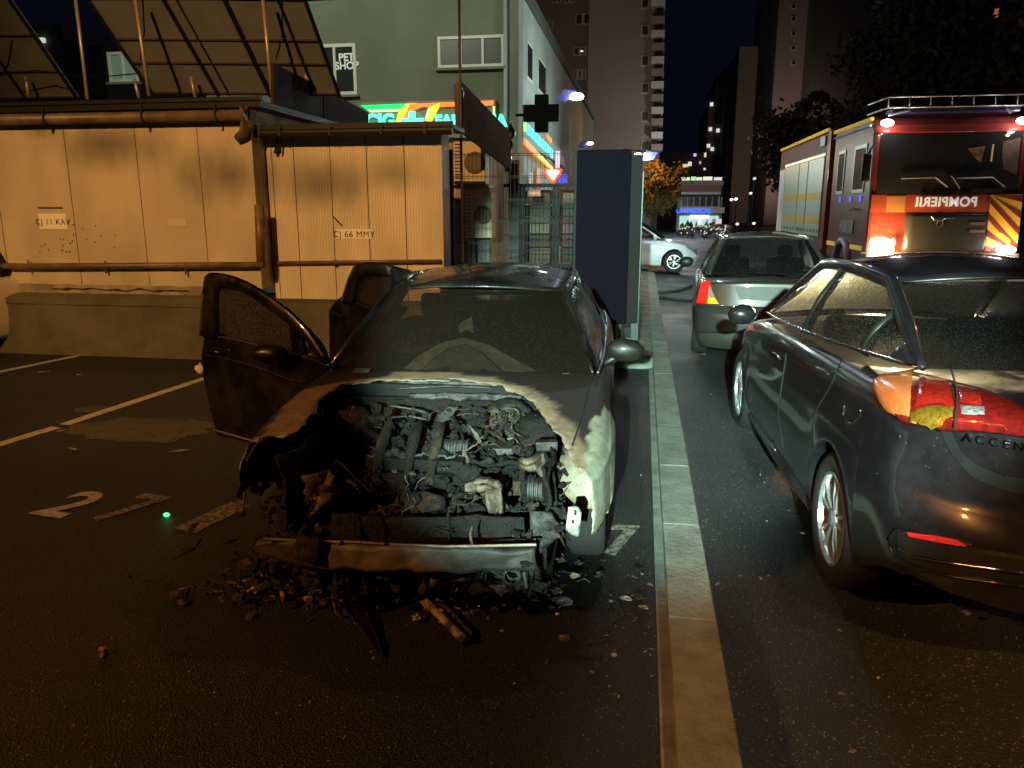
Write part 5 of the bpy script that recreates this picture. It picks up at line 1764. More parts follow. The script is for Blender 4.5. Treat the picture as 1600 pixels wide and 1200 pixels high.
# ------------------------------------------------------------------ dark grey saloon on the right, seen from its rear corner
M_GREYP = mat('wet grey paint', (.032, .028, .034), .3, .45, coat=1, bump=.012, bscale=900, col2=(.022, .019, .023), scale=14)
A = thing('parked_car', 'dark grey saloon wet with rain, its rear corner and orange red tail light nearest', 'car', (1.815, 2.56, 0), R(2.1))
acc = dict(v0=0, v1=4.6, wheels=[1.08, 3.82], ra=.365, zw=.325, zb=[(0, .42), (.35, .39), (.68, .27), (1.5, .21)], crown=.02,
           W=[(0, .80), (.35, .85), (1.0, .872), (2.3, .872), (3.6, .862), (4.3, .80), (4.6, .70)],
           zt=[(0, 1.075), (.12, 1.10), (.45, 1.115), (1.0, 1.10), (3.2, 1.02), (3.6, .98), (4.2, .86), (4.5, .72), (4.6, .66)],
           zs=[(0, .98), (.4, 1.01), (1.2, 1.0), (2.3, .965), (3.4, .90), (4.2, .76), (4.6, .6)],
           crease=.008, zcr=.8, fade=.9, sh=.985,
           off0=lambda u, z: .34 * abs(u) ** 3.6 + table(z, [(.2, .16), (.3, .05), (.42, 0), (.6, .0), (.7, .03), (.74, .075), (.9, .06), (1.0, .04), (1.06, .05), (1.12, .14)]),
           off1=lambda u, z: .35 * abs(u) ** 3 + table(z, [(.2, .1), (.45, 0), (.7, .12)]))
acc_body = car_skin(acc).build('body', M_GREYP, A, True, True, merge=True)
M_GLS = wetglass('wet side glass', (.8, .8, .7), .95, 95, .12, .95)
M_GLF = wetglass('clear front glass', (.95, .95, .95), .2, 90, .03, 1)
M_GLR = wetglass('wet rear glass', (.35, .36, .4), .25, 90, .08, .35)
acc_g = greenhouse(A, dict(fb=(3.45, .72, 1.0), ft=(2.72, .55, 1.405), rt=(1.55, .53, 1.40), rb=(.72, .66, 1.13), end=.91, split=(.46, .80), belt=(.075, 0.0), crown=.07, chrome=M_CHROME),
                   M_GREYP, M_GLF, M_GLS, M_GLR, M_BLACKP, .038)
for sg in (-1, 1):
    for v in (1.08, 3.82):
        add_wheel(A, sg * .765, v, .325, .325, .225, M_TYRE, M_ALLOY, sg, 10)
MB().box((-.72, .75, .24), (.72, 4.2, .34)).box((-.6, .6, .42), (.6, 3.4, .5)).build('floor_pan', M_DARK, A, True)
MB().box((-.62, 1.0, .5), (.62, 1.5, .98)).box((-.6, 2.3, .5), (-.1, 2.5, 1.12)).box((.1, 2.3, .5), (.6, 2.5, 1.12)).build('seats', M_INT, A, True, bevel=.05)
AB = bvh_of([acc_body])
M_LENSO = mat('amber lens', (.75, .2, .055), .25, coat=.6, spec=.5, col2=(.62, .15, .04), scale=12)
M_LENSR = mat('red lens', (.30, .012, .008), .15, coat=1, col2=(.42, .02, .012), scale=60, bump=.08, bscale=70)
M_LENSR2 = mat('dark red lens', (.13, .008, .006), .12, coat=1, col2=(.25, .01, .01), scale=40, bump=.1, bscale=60)
M_LENSY = mat('yellow lens', (.30, .19, .02), .15, .3, coat=1, col2=(.2, .10, .01), scale=70, bump=.15, bscale=90)
M_LENSW = mat('clear lens', (.7, .7, .75), .12, .5, coat=1, col2=(.3, .25, .25), scale=90, bump=.4, bscale=90)
tl = patch(AB, [(1363, 603), (1375, 590), (1421, 580), (1475, 592), (1540, 610), (1640, 655)], [(1363, 606), (1380, 640), (1410, 662), (1470, 674), (1540, 676), (1640, 690)], 36, 10, .004, .03).build('tail_light', M_LENSR2, A, smooth_=True, solid=.01)
patch(AB, [(1365, 603), (1380, 590), (1428, 582)], [(1367, 607), (1388, 645), (1437, 663)], 12, 8, .016, .026).build('lens', M_LENSO, tl, smooth_=True)
patch(AB, [(1437, 598), (1470, 604), (1481, 606)], [(1436, 643), (1470, 641), (1492, 648)], 12, 8, .034, .006).build('lens', M_LENSR, tl, smooth_=True)
patch(AB, [(1432, 650), (1450, 644), (1492, 646)], [(1432, 660), (1464, 668), (1494, 660)], 12, 6, .033, .006).build('lens', M_LENSY, tl, smooth_=True)
patch(AB, [(1497, 622), (1530, 628)], [(1502, 642), (1534, 647)], 12, 6, .034, .006).build('lens', M_LENSR, tl, smooth_=True)
patch(AB, [(1502, 645), (1538, 648)], [(1506, 658), (1540, 660)], 12, 6, .034, .006).build('lens', M_LENSW, tl, smooth_=True)
trim(AB, [(1484, 584), (1494, 620), (1499, 668)], .004, off=.036).build('joint', M_DARK, tl)
# boot lid gap, boot lid panel, bumper trim
M_GAP = mat('shut line', (.006, .006, .007), .7)
patch(AB, [(1470, 672), (1488, 710), (1520, 745), (1560, 762), (1640, 785)], [(1487, 672), (1503, 705), (1530, 728), (1565, 742), (1640, 756)], 30, 2, .005).build('boot_shut_line', M_GAP, A)
h0 = hit(AB, 1562, 692, .006)
h1 = hit(AB, 1580, 695, .006)
text('badge_lettering', 'ACCENT', .042, M_CHROME, A, frame_m(h0, h1 - h0, (0, .1, 1)), .003, spacing=1.5)
trim(AB, [(1520, 852), (1440, 834), (1402, 826), (1391, 843), (1396, 868), (1425, 886), (1500, 902), (1600, 916)], .011, 40, .002, flat=.6).build('fog_lamp_surround', M_GREYP, A, smooth_=True)
trim(AB, [(1600, 893), (1500, 880), (1430, 868), (1408, 855)], .006, 30, .012).build('chrome_strip', M_CHROME, A, smooth_=True)
patch(AB, [(1402, 828), (1440, 838), (1520, 856), (1600, 868)], [(1404, 866), (1430, 882), (1500, 896), (1600, 910)], 20, 6, .003).build('lower_grille', M_BLACKP, A)
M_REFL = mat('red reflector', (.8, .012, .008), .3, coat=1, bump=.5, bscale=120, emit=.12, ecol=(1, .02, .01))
patch(AB, [(1421, 830), (1462, 836), (1498, 843)], [(1424, 837), (1470, 846), (1514, 854)], 16, 4, .016).build('rear_reflector', M_REFL, A, smooth_=True)
# doors, fuel flap, handles
trim(AB, [(1229, 552), (1222, 600), (1216, 650), (1224, 700)], .0035).build('door_shut_line', M_GAP, A)
trim(AB, [(1316, 560), (1300, 600), (1276, 640), (1262, 660)], .0035).build('door_shut_line', M_GAP, A)
trim(AB, [(1320, 633), (1317, 650), (1321, 660), (1332, 662), (1342, 652), (1345, 640)], .0035, 20).build('fuel_flap_edge', M_CHROME, A, smooth_=True)
trim(AB, [(1282, 578), (1292, 582), (1300, 588)], .012, 8, .02, flat=.6).build('door_handle', M_GREYP, A, smooth_=True)
trim(AB, [(1214, 551), (1220, 556), (1224, 562)], .012, 8, .02, flat=.6).build('door_handle', M_GREYP, A, smooth_=True)
MB().tube([(-.80, 3.42, .20), (-.815, 2.4, .20), (-.80, 1.48, .20)], .035, 8).build('sill', M_GREYP, A, True, True)
ml = MB().lump((-.98, 3.15, 1.02), (.10, .06, .075), 2, .02, 1).build('wing_mirror', M_GREYP, A, True, True)
# the same lamp, reflector and trim on the other side of the tail
def mirror_part(o, par):
    c = o.copy(); c.data = o.data.copy(); COL.objects.link(c); c.parent = par
    for v in c.data.vertices:
        v.co.x = -v.co.x
    c.data.flip_normals()
    for ch in list(o.children):
        mirror_part(ch, c)


for o in [q for q in A.children if q.name.split('.')[0] in ('tail_light', 'rear_reflector', 'boot_shut_line', 'fog_lamp_surround', 'chrome_strip', 'lower_grille', 'wing_mirror', 'door_shut_line', 'door_handle')]:
    mirror_part(o, A)
MB().box((-.26, -.012, .70), (.26, .05, .82)).build('plate_recess', M_BLACKP, A, True, bevel=.01)
# rain beads on the bumper and wing
rb_ = MB()
for i in range(64):
    x, y = random.choice([(random.uniform(1280, 1480), random.uniform(660, 900)), (random.uniform(1400, 1600), random.uniform(680, 820)), (random.uniform(1420, 1600), random.uniform(500, 600))])
    p = hit(AB, x, y, .0005)
    if p:
        rb_.lump(p, (random.uniform(.0012, .0026),) * 3, 1, 0)
    if i % 9 == 0:
        p = hit(AB, random.uniform(1405, 1470), random.uniform(665, 700), .0005)
        if p:
            rb_.lump(p, (.0028,) * 3, 1, 0)
o = rb_.build('rain_drops', mat('water bead', (.10, .10, .11), .03, 0, coat=1, alpha=.7), A, smooth_=True)
o['kind'] = 'stuff'

# ------------------------------------------------------------------ other saloons
def sedan(name, label, cat, loc, rz, paint, L_=4.4, W_=.86, H=1.43, deck=1.0, group=None, bumper=None, wheels=(.95, 3.55), rim=None, glass=None, rear=.9, hatch=False, spokes=10):
    T = thing(name, label, cat, loc, rz, group)
    c = dict(v0=0, v1=L_, wheels=list(wheels), ra=.36, zw=.31, zb=.2, crown=.02,
             W=[(0, W_ * .93), (.4, W_ * .98), (1.2, W_), (L_ - 1, W_ * .99), (L_ - .3, W_ * .92), (L_, W_ * .84)],
             zt=[(0, deck - .04), (.15, deck), (.8, deck), (L_ - 1.3, .95), (L_ - .6, .86), (L_ - .15, .74), (L_, .68)],
             zs=[(0, deck - .12), (.6, deck - .08), (L_ - 1.3, .87), (L_ - .5, .76), (L_, .6)],
             crease=.006, zcr=.72, fade=.8,
             off0=lambda u, z: .2 * abs(u) ** 4 + table(z, [(.2, .1), (.3, .02), (.5, 0), (.62, .0), (.66, .06), (.95, .1), (1.02, .2)]),
             off1=lambda u, z: .3 * abs(u) ** 3 + table(z, [(.2, .1), (.45, 0), (.7, .12)]))
    b = car_skin(c).build('body', paint, T, True, True, merge=True)
    g = glass or M_GLR
    greenhouse(T, dict(fb=(L_ - 1.15, W_ * .84, .95), ft=(L_ - 1.9, W_ * .61, H - .05), rt=(1.35 if not hatch else .75, W_ * .60, H - .05), rb=(rear * .72 if not hatch else .25, W_ * .80, deck), split=(.45, .78), belt=(.05, 0), crown=.04),
               paint, g, g, g, M_BLACKP, .034)
    for sg in (-1, 1):
        for v in wheels:
            add_wheel(T, sg * (W_ - .11), v, .31, .31, .2, M_TYRE, rim or M_ALLOY, sg, spokes)
    MB().box((-.66, .3, .22), (.66, L_ - .4, .36)).box((-.6, .4, .36), (.6, L_ - 1.2, .5)).build('floor_pan', M_DARK, T, True)
    MB().box((-.6, 1.3, .5), (-.1, 1.45, 1.0)).box((.1, 1.3, .5), (.6, 1.45, 1.0)).box((-.45, 1.33, 1.0), (-.22, 1.4, 1.16)).box((.22, 1.33, 1.0), (.45, 1.4, 1.16)).box((-.6, 2.3, .5), (-.12, 2.45, 1.12)).box((.12, 2.3, .5), (.6, 2.45, 1.12)).box((-.45, 2.33, 1.12), (-.25, 2.4, 1.28)).box((.25, 2.33, 1.12), (.45, 2.4, 1.28)).build('seats', M_INT, T, True, bevel=.04)
    return T, b


M_SILV = mat('silver beige paint', (.06, .055, .047), .4, .3, coat=.8, bump=.01, bscale=800)
SV, svb = sedan('parked_car', 'silver beige saloon with red and yellow tail light parked ahead of the dark grey saloon', 'car', (1.44, 8.80, 0), R(-3.5), M_SILV, 4.4, .85, 1.44, 1.0,
                glass=wetglass('wet window', (.85, .9, .95), .45, 70, .10, .9))
SB = bvh_of([svb])
M_LR = mat('tail lens red', (.55, .012, .01), .2, coat=1, bump=.2, bscale=60, emit=.7, ecol=(1, .04, .02))  # emission stands in for the glow of the tail reflectors
M_LY = mat('tail lens yellow', (.8, .45, .02), .2, coat=1, emit=.6, ecol=(1, .55, .05))
tl = patch(SB, [(1093, 455), (1097, 436), (1110, 441)], [(1088, 473), (1100, 474), (1118, 475)], 10, 8, .006, .01).build('tail_light', M_LR, SV, smooth_=True)
patch(SB, [(1108, 465), (1118, 465)], [(1107, 474), (1124, 475)], 6, 4, .02).build('lens', M_LY, tl)
patch(SB, [(1109, 447), (1111, 447)], [(1108, 464), (1118, 464)], 6, 4, .02).build('lens', mat('smoked lens', (.3, .22, .18), .2, coat=1), tl)
patch(SB, [(1084, 477), (1300, 482)], [(1084, 520), (1300, 522)], 30, 8, .012).build('bumper', mat('bumper plastic', (.03, .03, .033), .4), SV, smooth_=True, solid=.01)
MB().tube([(-.5, .12, .27), (.1, .1, .27), (.5, .12, .26)], .025, 8).lathe([(.1, -.25), (.1, .25)], (.25, .25, .3), 'x').build('exhaust', mat('old exhaust steel', (.3, .3, .3), .4, .8), SV, True, True)
patch(SB, [(1148, 447), (1250, 450)], [(1155, 468), (1250, 472)], 12, 4, .01).build('plate_recess', M_BLACKP, SV)
MB().lump((-.97, 2.95, 1.0), (.11, .06, .08), 2, .02, 1).build('wing_mirror', M_BLACKP, SV, True, True)
for o in [q for q in SV.children if q.name.split('.')[0] in ('tail_light', 'wing_mirror')]:
    c = o.copy(); c.data = o.data.copy(); COL.objects.link(c)
    for v in c.data.vertices: v.co.x = -v.co.x
    c.data.flip_normals()
    for ch in o.children:
        d = ch.copy(); d.data = ch.data.copy(); COL.objects.link(d); d.parent = c
        for v in d.data.vertices: v.co.x = -v.co.x
        d.data.flip_normals()
MB().box((-.72, .72, .99), (.72, .95, 1.005)).build('parcel_shelf', M_INT, SV, True)

M_WHITE = mat('white car paint', (.78, .8, .86), .3, 0, coat=.7)
WC, wcb = sedan('parked_car', 'white hatchback crossing the far end of the lane, nose pointing right', 'car', (-2.65, 23.3, 0), R(-90), M_WHITE, 4.3, .86, 1.46, 1.0, hatch=True, spokes=12)
WB = bvh_of([wcb])
hl = MB()
patch(WB, [(1072, 384), (1088, 391)], [(1073, 387), (1090, 400)], 8, 4, .006, .01, mb=hl)
hl.build('headlight', mat('headlight glass', (.5, .52, .6), .15, .6, coat=1), WC, smooth_=True)
MB().lump((.98, 3.0, 1.0), (.1, .06, .08), 2, .02, 1).build('wing_mirror', M_WHITE, WC, True, True)

M_CREAM = mat('cream car paint', (.62, .52, .40), .4, 0, coat=.5)
CL, clb = sedan('parked_car', 'pale car parked before the plinth, only its rounded corner showing at the left edge', 'car', (-8.98, 6.75, 0), R(-14), M_CREAM, 4.3, .86, 1.42, 1.0, hatch=True)

# ------------------------------------------------------------------ fire truck
FT = thing('fire_truck', 'red fire truck with white lights on, rack on its cab roof and silver roller shutters', 'fire truck', (5.10, 14.6, 0), R(0))
FT.scale = (1, 1, 1.055)
M_RED = mat('truck red', (.26, .04, .024), .4, 0, coat=.4, col2=(.20, .033, .02), scale=2)
M_REDD = mat('truck dark red', (.13, .025, .022), .6)
M_SHUT = mat('roller shutter', (.50, .54, .50), .4, .5, bump=.1, bscale=30)
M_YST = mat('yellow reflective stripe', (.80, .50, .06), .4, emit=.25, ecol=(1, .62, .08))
M_OST = mat('orange reflective stripe', (.55, .36, .12), .4)
M_TGL = mat('truck glass', (.035, .034, .03), .08, coat=1, spec=.6)
M_GRILL = mat('dark grille panel', (.055, .055, .045), .35, .3)


def tb(a, b, m, nm, par=FT, bev=.0, loc=True):
    return MB().box(a, b).build(nm, m, par, loc, bevel=bev)


# local frame: x to the picture's right, y backwards, z up; cab front at y = 0
cabm = MB()
prof = [(-0.02, .75), (-.04, 1.2), (.0, 1.75), (.12, 2.9), (.28, 3.12), (.5, 3.18), (2.9, 3.18), (2.98, 3.1), (2.98, .75)]
for sx in (1,):
    L_ = [Vector((-1.22, y_, z_)) for y_, z_ in prof]
    cabm.slab(L_, (2.44, 0, 0))
cab = cabm.build('cab', M_RED, FT, True, bevel=.07)
# windscreen following the raked front
def fp(x, z, off=.012):
    for (y0, z0), (y1, z1) in zip(prof, prof[1:]):
        if z0 <= z <= z1:
            return Vector((x, lerp(y0, y1, (z - z0) / (z1 - z0)) - off, z))
    return Vector((x, -off, z))


def fpatch(x0, z0, x1, z1, m, nm, off=.012, par=cab, n=10, thick=0):
    return MB().grid(lambda i, j: fp(lerp(x0, x1, i / n), lerp(z0, z1, j / n), off), n, n).build(nm, m, par, True, True, solid=thick)


ws = fpatch(-1.12, 1.98, 1.12, 2.88, M_TGL, 'windscreen', .02)
fpatch(-1.2, 2.88, 1.2, 3.02, mat('truck bright red', (.48, .05, .03), .4, coat=.4), 'sun_visor', .03, thick=.03)
fpatch(-1.13, 1.9, 1.13, 1.98, mat('seal', (.02, .018, .015), .6), 'windscreen_seal', .016)
MB().box((-1.0, .16, 1.98), (1.0, .4, 2.08)).build('dashboard', M_INT, cab, True)
for k, (x0, x1, x2) in enumerate(((-.75, -.2, .0), (.15, .7, .9))):
    MB().tube([fp(x0, 2.16, .05), fp(x1, 2.17, .06), fp(x2, 2.02, .06)], .012, 6).build('wiper', mat('wiper grey', (.3, .28, .25), .4, .5), cab, True)
MB().tube([fp(.05, 2.2, .05), fp(.13, 2.1, .06), fp(.2, 2.0, .06)], .02, 6).build('wiper_joint', M_BLACKP, cab, True)
tb((.45, -.05, 1.93), (.85, -.02, 1.99), M_BLACKP, 'vent_slot', cab)
# reflections of trim inside the glass: lit cab items
MB().slab([fp(.28, 2.62, .026), fp(.55, 2.66, .026), fp(.5, 2.40, .026), fp(.42, 2.46, .026)], (0, -.002, 0)).build('cab_document', mat('paper behind glass', (.35, .2, .08), .6, col2=(.1, .06, .03), scale=12), cab, True)
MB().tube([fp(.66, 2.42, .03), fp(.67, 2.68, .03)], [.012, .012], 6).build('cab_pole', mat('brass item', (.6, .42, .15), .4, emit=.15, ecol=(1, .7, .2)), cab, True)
MB().lump(fp(.88, 2.82, .03), (.035, .01, .025), 1, 0).build('cab_light', emis('cab light', (1, .8, .4), 4), cab, True)
MB().slab([fp(.82, 2.72, .026), fp(1.08, 2.78, .026), fp(1.08, 2.2, .026), fp(.86, 2.3, .026), fp(.82, 2.5, .026)], (0, -.002, 0)).build('driver_seat', mat('seat shape', (.10, .065, .05), .6, col2=(.2, .09, .05), scale=8), cab, True)
# lower front
fpatch(-1.2, 1.62, 1.2, 1.9, mat('front band', (.38, .07, .03), .4, coat=.5), 'front_band', .02)
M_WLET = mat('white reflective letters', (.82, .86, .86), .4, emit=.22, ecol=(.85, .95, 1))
# the word is mirrored on the real truck, to be read in a mirror
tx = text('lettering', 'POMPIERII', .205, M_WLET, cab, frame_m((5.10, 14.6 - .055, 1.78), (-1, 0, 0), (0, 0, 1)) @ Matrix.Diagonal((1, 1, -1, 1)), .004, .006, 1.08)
fpatch(-.62, .98, .80, 1.60, M_GRILL, 'grille_flap', .03, thick=.02)
fpatch(-.95, 1.62, -.64, 1.88, mat('ochre panel', (.5, .22, .06), .5), 'side_badge_panel', .026)
for z in (1.30, 1.42):
    fpatch(.42, z, .66, z + .045, mat('badge metal', (.35, .22, .15), .4, .6), 'badge_lettering', .05)
MB().lathe([(.04, -.03), (.055, -.035), (.055, -.01)], (5.04, 14.6 - .03, 1.44), 'y').tube([Vector((4.88, 14.53, 1.56)), Vector((4.93, 14.52, 1.50)), Vector((5.05, 14.52, 1.49)), Vector((5.11, 14.52, 1.53)), Vector((5.25, 14.52, 1.53))], .010, 6).build('front_emblem', mat('bright trim', (.7, .65, .5), .25, .9), cab)
# chevrons on the right lower corner
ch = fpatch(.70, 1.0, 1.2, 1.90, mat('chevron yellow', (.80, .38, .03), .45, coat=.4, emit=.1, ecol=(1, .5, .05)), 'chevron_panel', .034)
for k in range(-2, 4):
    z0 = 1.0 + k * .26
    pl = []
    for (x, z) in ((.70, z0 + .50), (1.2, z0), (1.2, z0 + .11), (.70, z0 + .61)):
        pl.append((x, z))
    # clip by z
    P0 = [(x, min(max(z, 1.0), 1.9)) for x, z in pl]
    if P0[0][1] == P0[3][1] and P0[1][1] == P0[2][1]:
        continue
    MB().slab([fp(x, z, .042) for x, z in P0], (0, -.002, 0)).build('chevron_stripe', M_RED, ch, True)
# bumper and headlights
bm_ = tb((-1.24, -.14, .52), (1.24, .2, .98), mat('truck bumper', (.20, .17, .13), .4, .3, coat=.5), 'bumper', cab, .04)
tb((-.6, -.16, .94), (1.1, -.13, .97), mat('bright trim', (.7, .65, .5), .25, .9), 'bumper_trim', cab)
HLx = gnd(1368, 385, 1.12)
for sx, st, colr in ((-1, 60, (1, .72, .36)), (1, 9, (1, .9, .8))):
    x = sx * 1.0
    hl = MB().lump((x, -.16, 1.03), (.16 if sx > 0 else .21, .06, .075 if sx > 0 else .19), 2, .03).build('headlight', emis('headlight %d' % sx, colr, st), cab, True, True)  # left lens drawn oversize, standing in for the headlight's glare
MB().lump((-.82, -.16, 1.13), (.05, .03, .09), 2, 0).build('side_lens', emis('mint lens', (.25, .8, .65), 1.2), cab, True, True)
MB().lump((-.60, -.17, .93), (.08, .03, .03), 2, 0).build('position_light', emis('pos light', (1, .85, .85), 3), cab, True, True)
MB().lump((.82, -.17, .90), (.05, .03, .03), 2, 0).build('position_light', emis('pos light', (1, .85, .85), 3), cab, True, True)
MB().lump((.47, -.17, .93), (.14, .03, .045), 2, .1).build('indicator', mat('amber indicator', (.8, .32, .02), .2, coat=1, emit=.5, ecol=(1, .5, .05)), cab, True, True)
for sx, pw in ((-1, 130), (1, 22)):
    lamp('truck_headlight_light', (5.10 + sx * 1.0, 14.6 - .35, 1.10), pw, (1, .62, .28) if sx < 0 else (1, .88, .75), .09)
lamp('truck_headlight_beam', (4.12, 14.2, 1.16), 30000, (1, .82, .42), .09, (1.5, 4.6, 1.2), 15, .5)
# upper corner lights and roof rack
for sx in (-1, 1):
    MB().lump((sx * 1.06, .02, 3.03), (.11, .05, .06), 2, 0).build('corner_light', emis('corner light', (.95, .95, 1), 16), cab, True, True)
    lamp('corner_light_lamp', (5.10 + sx * 1.06, 14.40, 3.15), 6, (.9, .92, 1), .06)
rk = MB()
zr0, zr1 = 3.26, 3.42
for z in (zr0, zr1):
    rk.tube([(-1.28, .45, z - .06), (-1.08, -.02, z), (1.25, -.02, z), (1.35, .4, z)], .014, 6)
for i in range(8):
    x = lerp(-1.08, 1.25, i / 7)
    rk.tube([(x, -.02, zr0), (x, -.02, zr1)], .010, 5)
rk.build('roof_rack', mat('rack tube', (.62, .55, .45), .35, .7), cab, True, True)
MB().box((-1.0, .0, 3.17), (1.0, .4, 3.26)).build('beacon_bar', mat('blue dark bar', (.04, .04, .10), .3, coat=.6), cab, True, bevel=.02)
for sx in (-1, 1):
    MB().tube([(sx * .95 - .12, -.03, 3.14), (sx * .75, -.05, 3.21)], .02, 6).build('rack_stay', mat('stay', (.55, .6, .7), .3, .7), cab, True)
# left side of the cab
XL = -1.225
M_SF = mat('side window frame', (.35, .37, .37), .4, .5)
def side(y0, z0, y1, z1, m, nm, par=cab, d=.012, skew=0):
    return MB().slab([(XL, y0, z0), (XL, y1, z0 + skew * .3), (XL, y1, z1), (XL, y0, z1)], (-d, 0, 0)).build(nm, m, par, True)
for y0, y1 in ((.45, 1.25), (1.95, 2.5)):
    wf = side(y0, 1.95, y1, 2.75, M_SF, 'side_window')
    MB().slab([(XL - .013, y0 + .06, 2.01), (XL - .013, y1 - .06, 2.01), (XL - .013, y1 - .06, 2.69), (XL - .013, y0 + .06, 2.69)], (-.004, 0, 0)).build('pane', M_TGL, wf, True)
for y0 in (.5, 1.2, 2.0):
    side(y0, 1.80, y0 + .18, 1.90, emis('blue marker', (.10, .04, .8), .9), 'blue_marker')
side(.9, 1.25, 1.9, 1.48, mat('grey crest lettering', (.35, .28, .25), .5, col2=(.2, .07, .05), scale=12), 'door_crest')
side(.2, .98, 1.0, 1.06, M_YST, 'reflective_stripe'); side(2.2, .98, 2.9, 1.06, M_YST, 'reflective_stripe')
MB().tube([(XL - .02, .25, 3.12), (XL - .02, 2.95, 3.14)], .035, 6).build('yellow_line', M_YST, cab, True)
MB().tube([(XL - .02, .3, 3.02), (XL - .02, 2.95, 3.03)], .018, 6).build('gutter_strip', mat('pale strip', (.6, .65, .7), .3, .6), cab, True)
MB().tube([(XL - .03, .5, 1.66), (XL - .05, .8, 1.70), (XL - .04, 1.1, 1.66)], .015, 6).build('grab_handle', M_CHROME, cab, True)
MB().tube([(-1.2, .05, 2.72), (-1.32, -.12, 2.62), (-1.36, -.14, 2.45)], .02, 6).build('mirror_arm', M_BLACKP, cab, True)
MB().box((-1.44, -.18, 2.1), (-1.30, -.10, 2.55)).build('wing_mirror', M_BLACKP, cab, True, bevel=.03)
arch = MB()
arch.tube([(XL - .02, 1.5 + .56 * math.cos(a), .55 + .56 * math.sin(a)) for a in [math.pi * i / 16 for i in range(17)]], .07, 6)
arch.build('wheel_arch', mat('arch highlight', (.40, .40, .52), .4, coat=.4), cab, True, True)  # blue grey highlight painted as the arch colour
for sx in (-1, 1):
    for y_ in (1.5, 6.6):
        add_wheel(FT, sx * 1.06, y_, .5, .5, .29, M_TYRE, mat('truck rim', (.3, .3, .3), .5, .6), sx, 8)
# body box behind the cab
bdy = tb((-1.25, 3.25, .85), (1.25, 9.4, 3.20), M_REDD, 'equipment_body', FT, .03)
tb((-1.26, 3.2, .85), (-1.0, 3.5, 3.21), M_RED, 'body_corner_post', bdy, .01)
MB().box((-1.1, 2.98, .6), (1.1, 3.25, 2.9)).build('pump_gap', M_BLACKP, FT, True)
MB().lump((-1.05, 3.12, 3.0), (.1, .1, .12), 2, .4).lump((-1.1, 3.05, 2.85), (.06, .07, .08), 2, .4).build('pump_fittings', mat('brass fittings', (.45, .32, .15), .35, .8), FT, True, True)
MB().tube([(-1.27, 3.4, 3.24), (-1.27, 9.3, 3.24)], .035, 6).build('yellow_line', M_YST, bdy, True)
for y0, y1 in ((3.62, 5.2), (5.3, 6.3), (6.4, 8.4)):
    sh = MB().box((-1.275, y0, 1.12), (-1.255, y1, 2.72)).build('roller_shutter', M_SHUT, bdy, True)
    sl = MB()
    z = 1.16
    while z < 2.7:
        sl.box((-1.278, y0 + .02, z), (-1.2755, y1 - .02, z + .006)); z += .05
    sl.build('slat_lines', mat('slat line', (.3, .33, .31), .6), sh, True)
    for z0 in (1.36, 1.86):
        MB().box((-1.279, y0 + .01, z0), (-1.2785, y1 - .01, z0 + .17)).build('reflective_stripe', M_OST, sh, True)
    for q_ in range(5):
        yy = lerp(y0 + .1, y1 - .15, q_ / 4)
        MB().box((-1.285, yy, 1.19), (-1.28, yy + .09, 1.25)).build('latch', M_BLACKP, sh, True)
MB().box((-1.27, 8.5, 1.1), (-1.255, 9.25, 2.7)).build('white_rear_panel', mat('white body panel', (.75, .8, .82), .4, coat=.5), bdy, True)
MB().box((-1.275, 8.6, 1.5), (-1.271, 8.9, 2.1)).build('red_marking', mat('red marking', (.6, .08, .06), .5, col2=(.7, .7, .7), scale=6), bdy, True)
MB().box((-1.29, 3.65, 2.95), (-1.255, 4.1, 3.15)).build('side_lamp', mat('grey lamp', (.4, .42, .42), .4), bdy, True, bevel=.01)
MB().box((-1.26, 3.55, 2.74), (-1.255 - .02, 8.45, 2.80)).build('shutter_rail', mat('pale strip', (.6, .65, .7), .3, .6), bdy, True)
lamp('truck_side_fill', (1.4, 19.5, 2.6), 60, (.75, 1, .95), .15)  # unseen point light off the truck body, brightens its side

# ------------------------------------------------------------------ debris of the fire
M_DB1 = mat('burnt crumbs', (.008, .007, .006), .8, col2=(.07, .05, .036), scale=26, thr=(.42, .60), bump=.6)
M_DB2 = mat('rusty crumbs', (.04, .027, .017), .7, .1, col2=(.42, .30, .19), scale=18, thr=(.40, .60), bump=.6)
M_DB3 = mat('pale shards', (.36, .35, .33), .5, .2, col2=(.18, .17, .16), scale=12, thr=(.45, .6))
rng = random.Random(21)


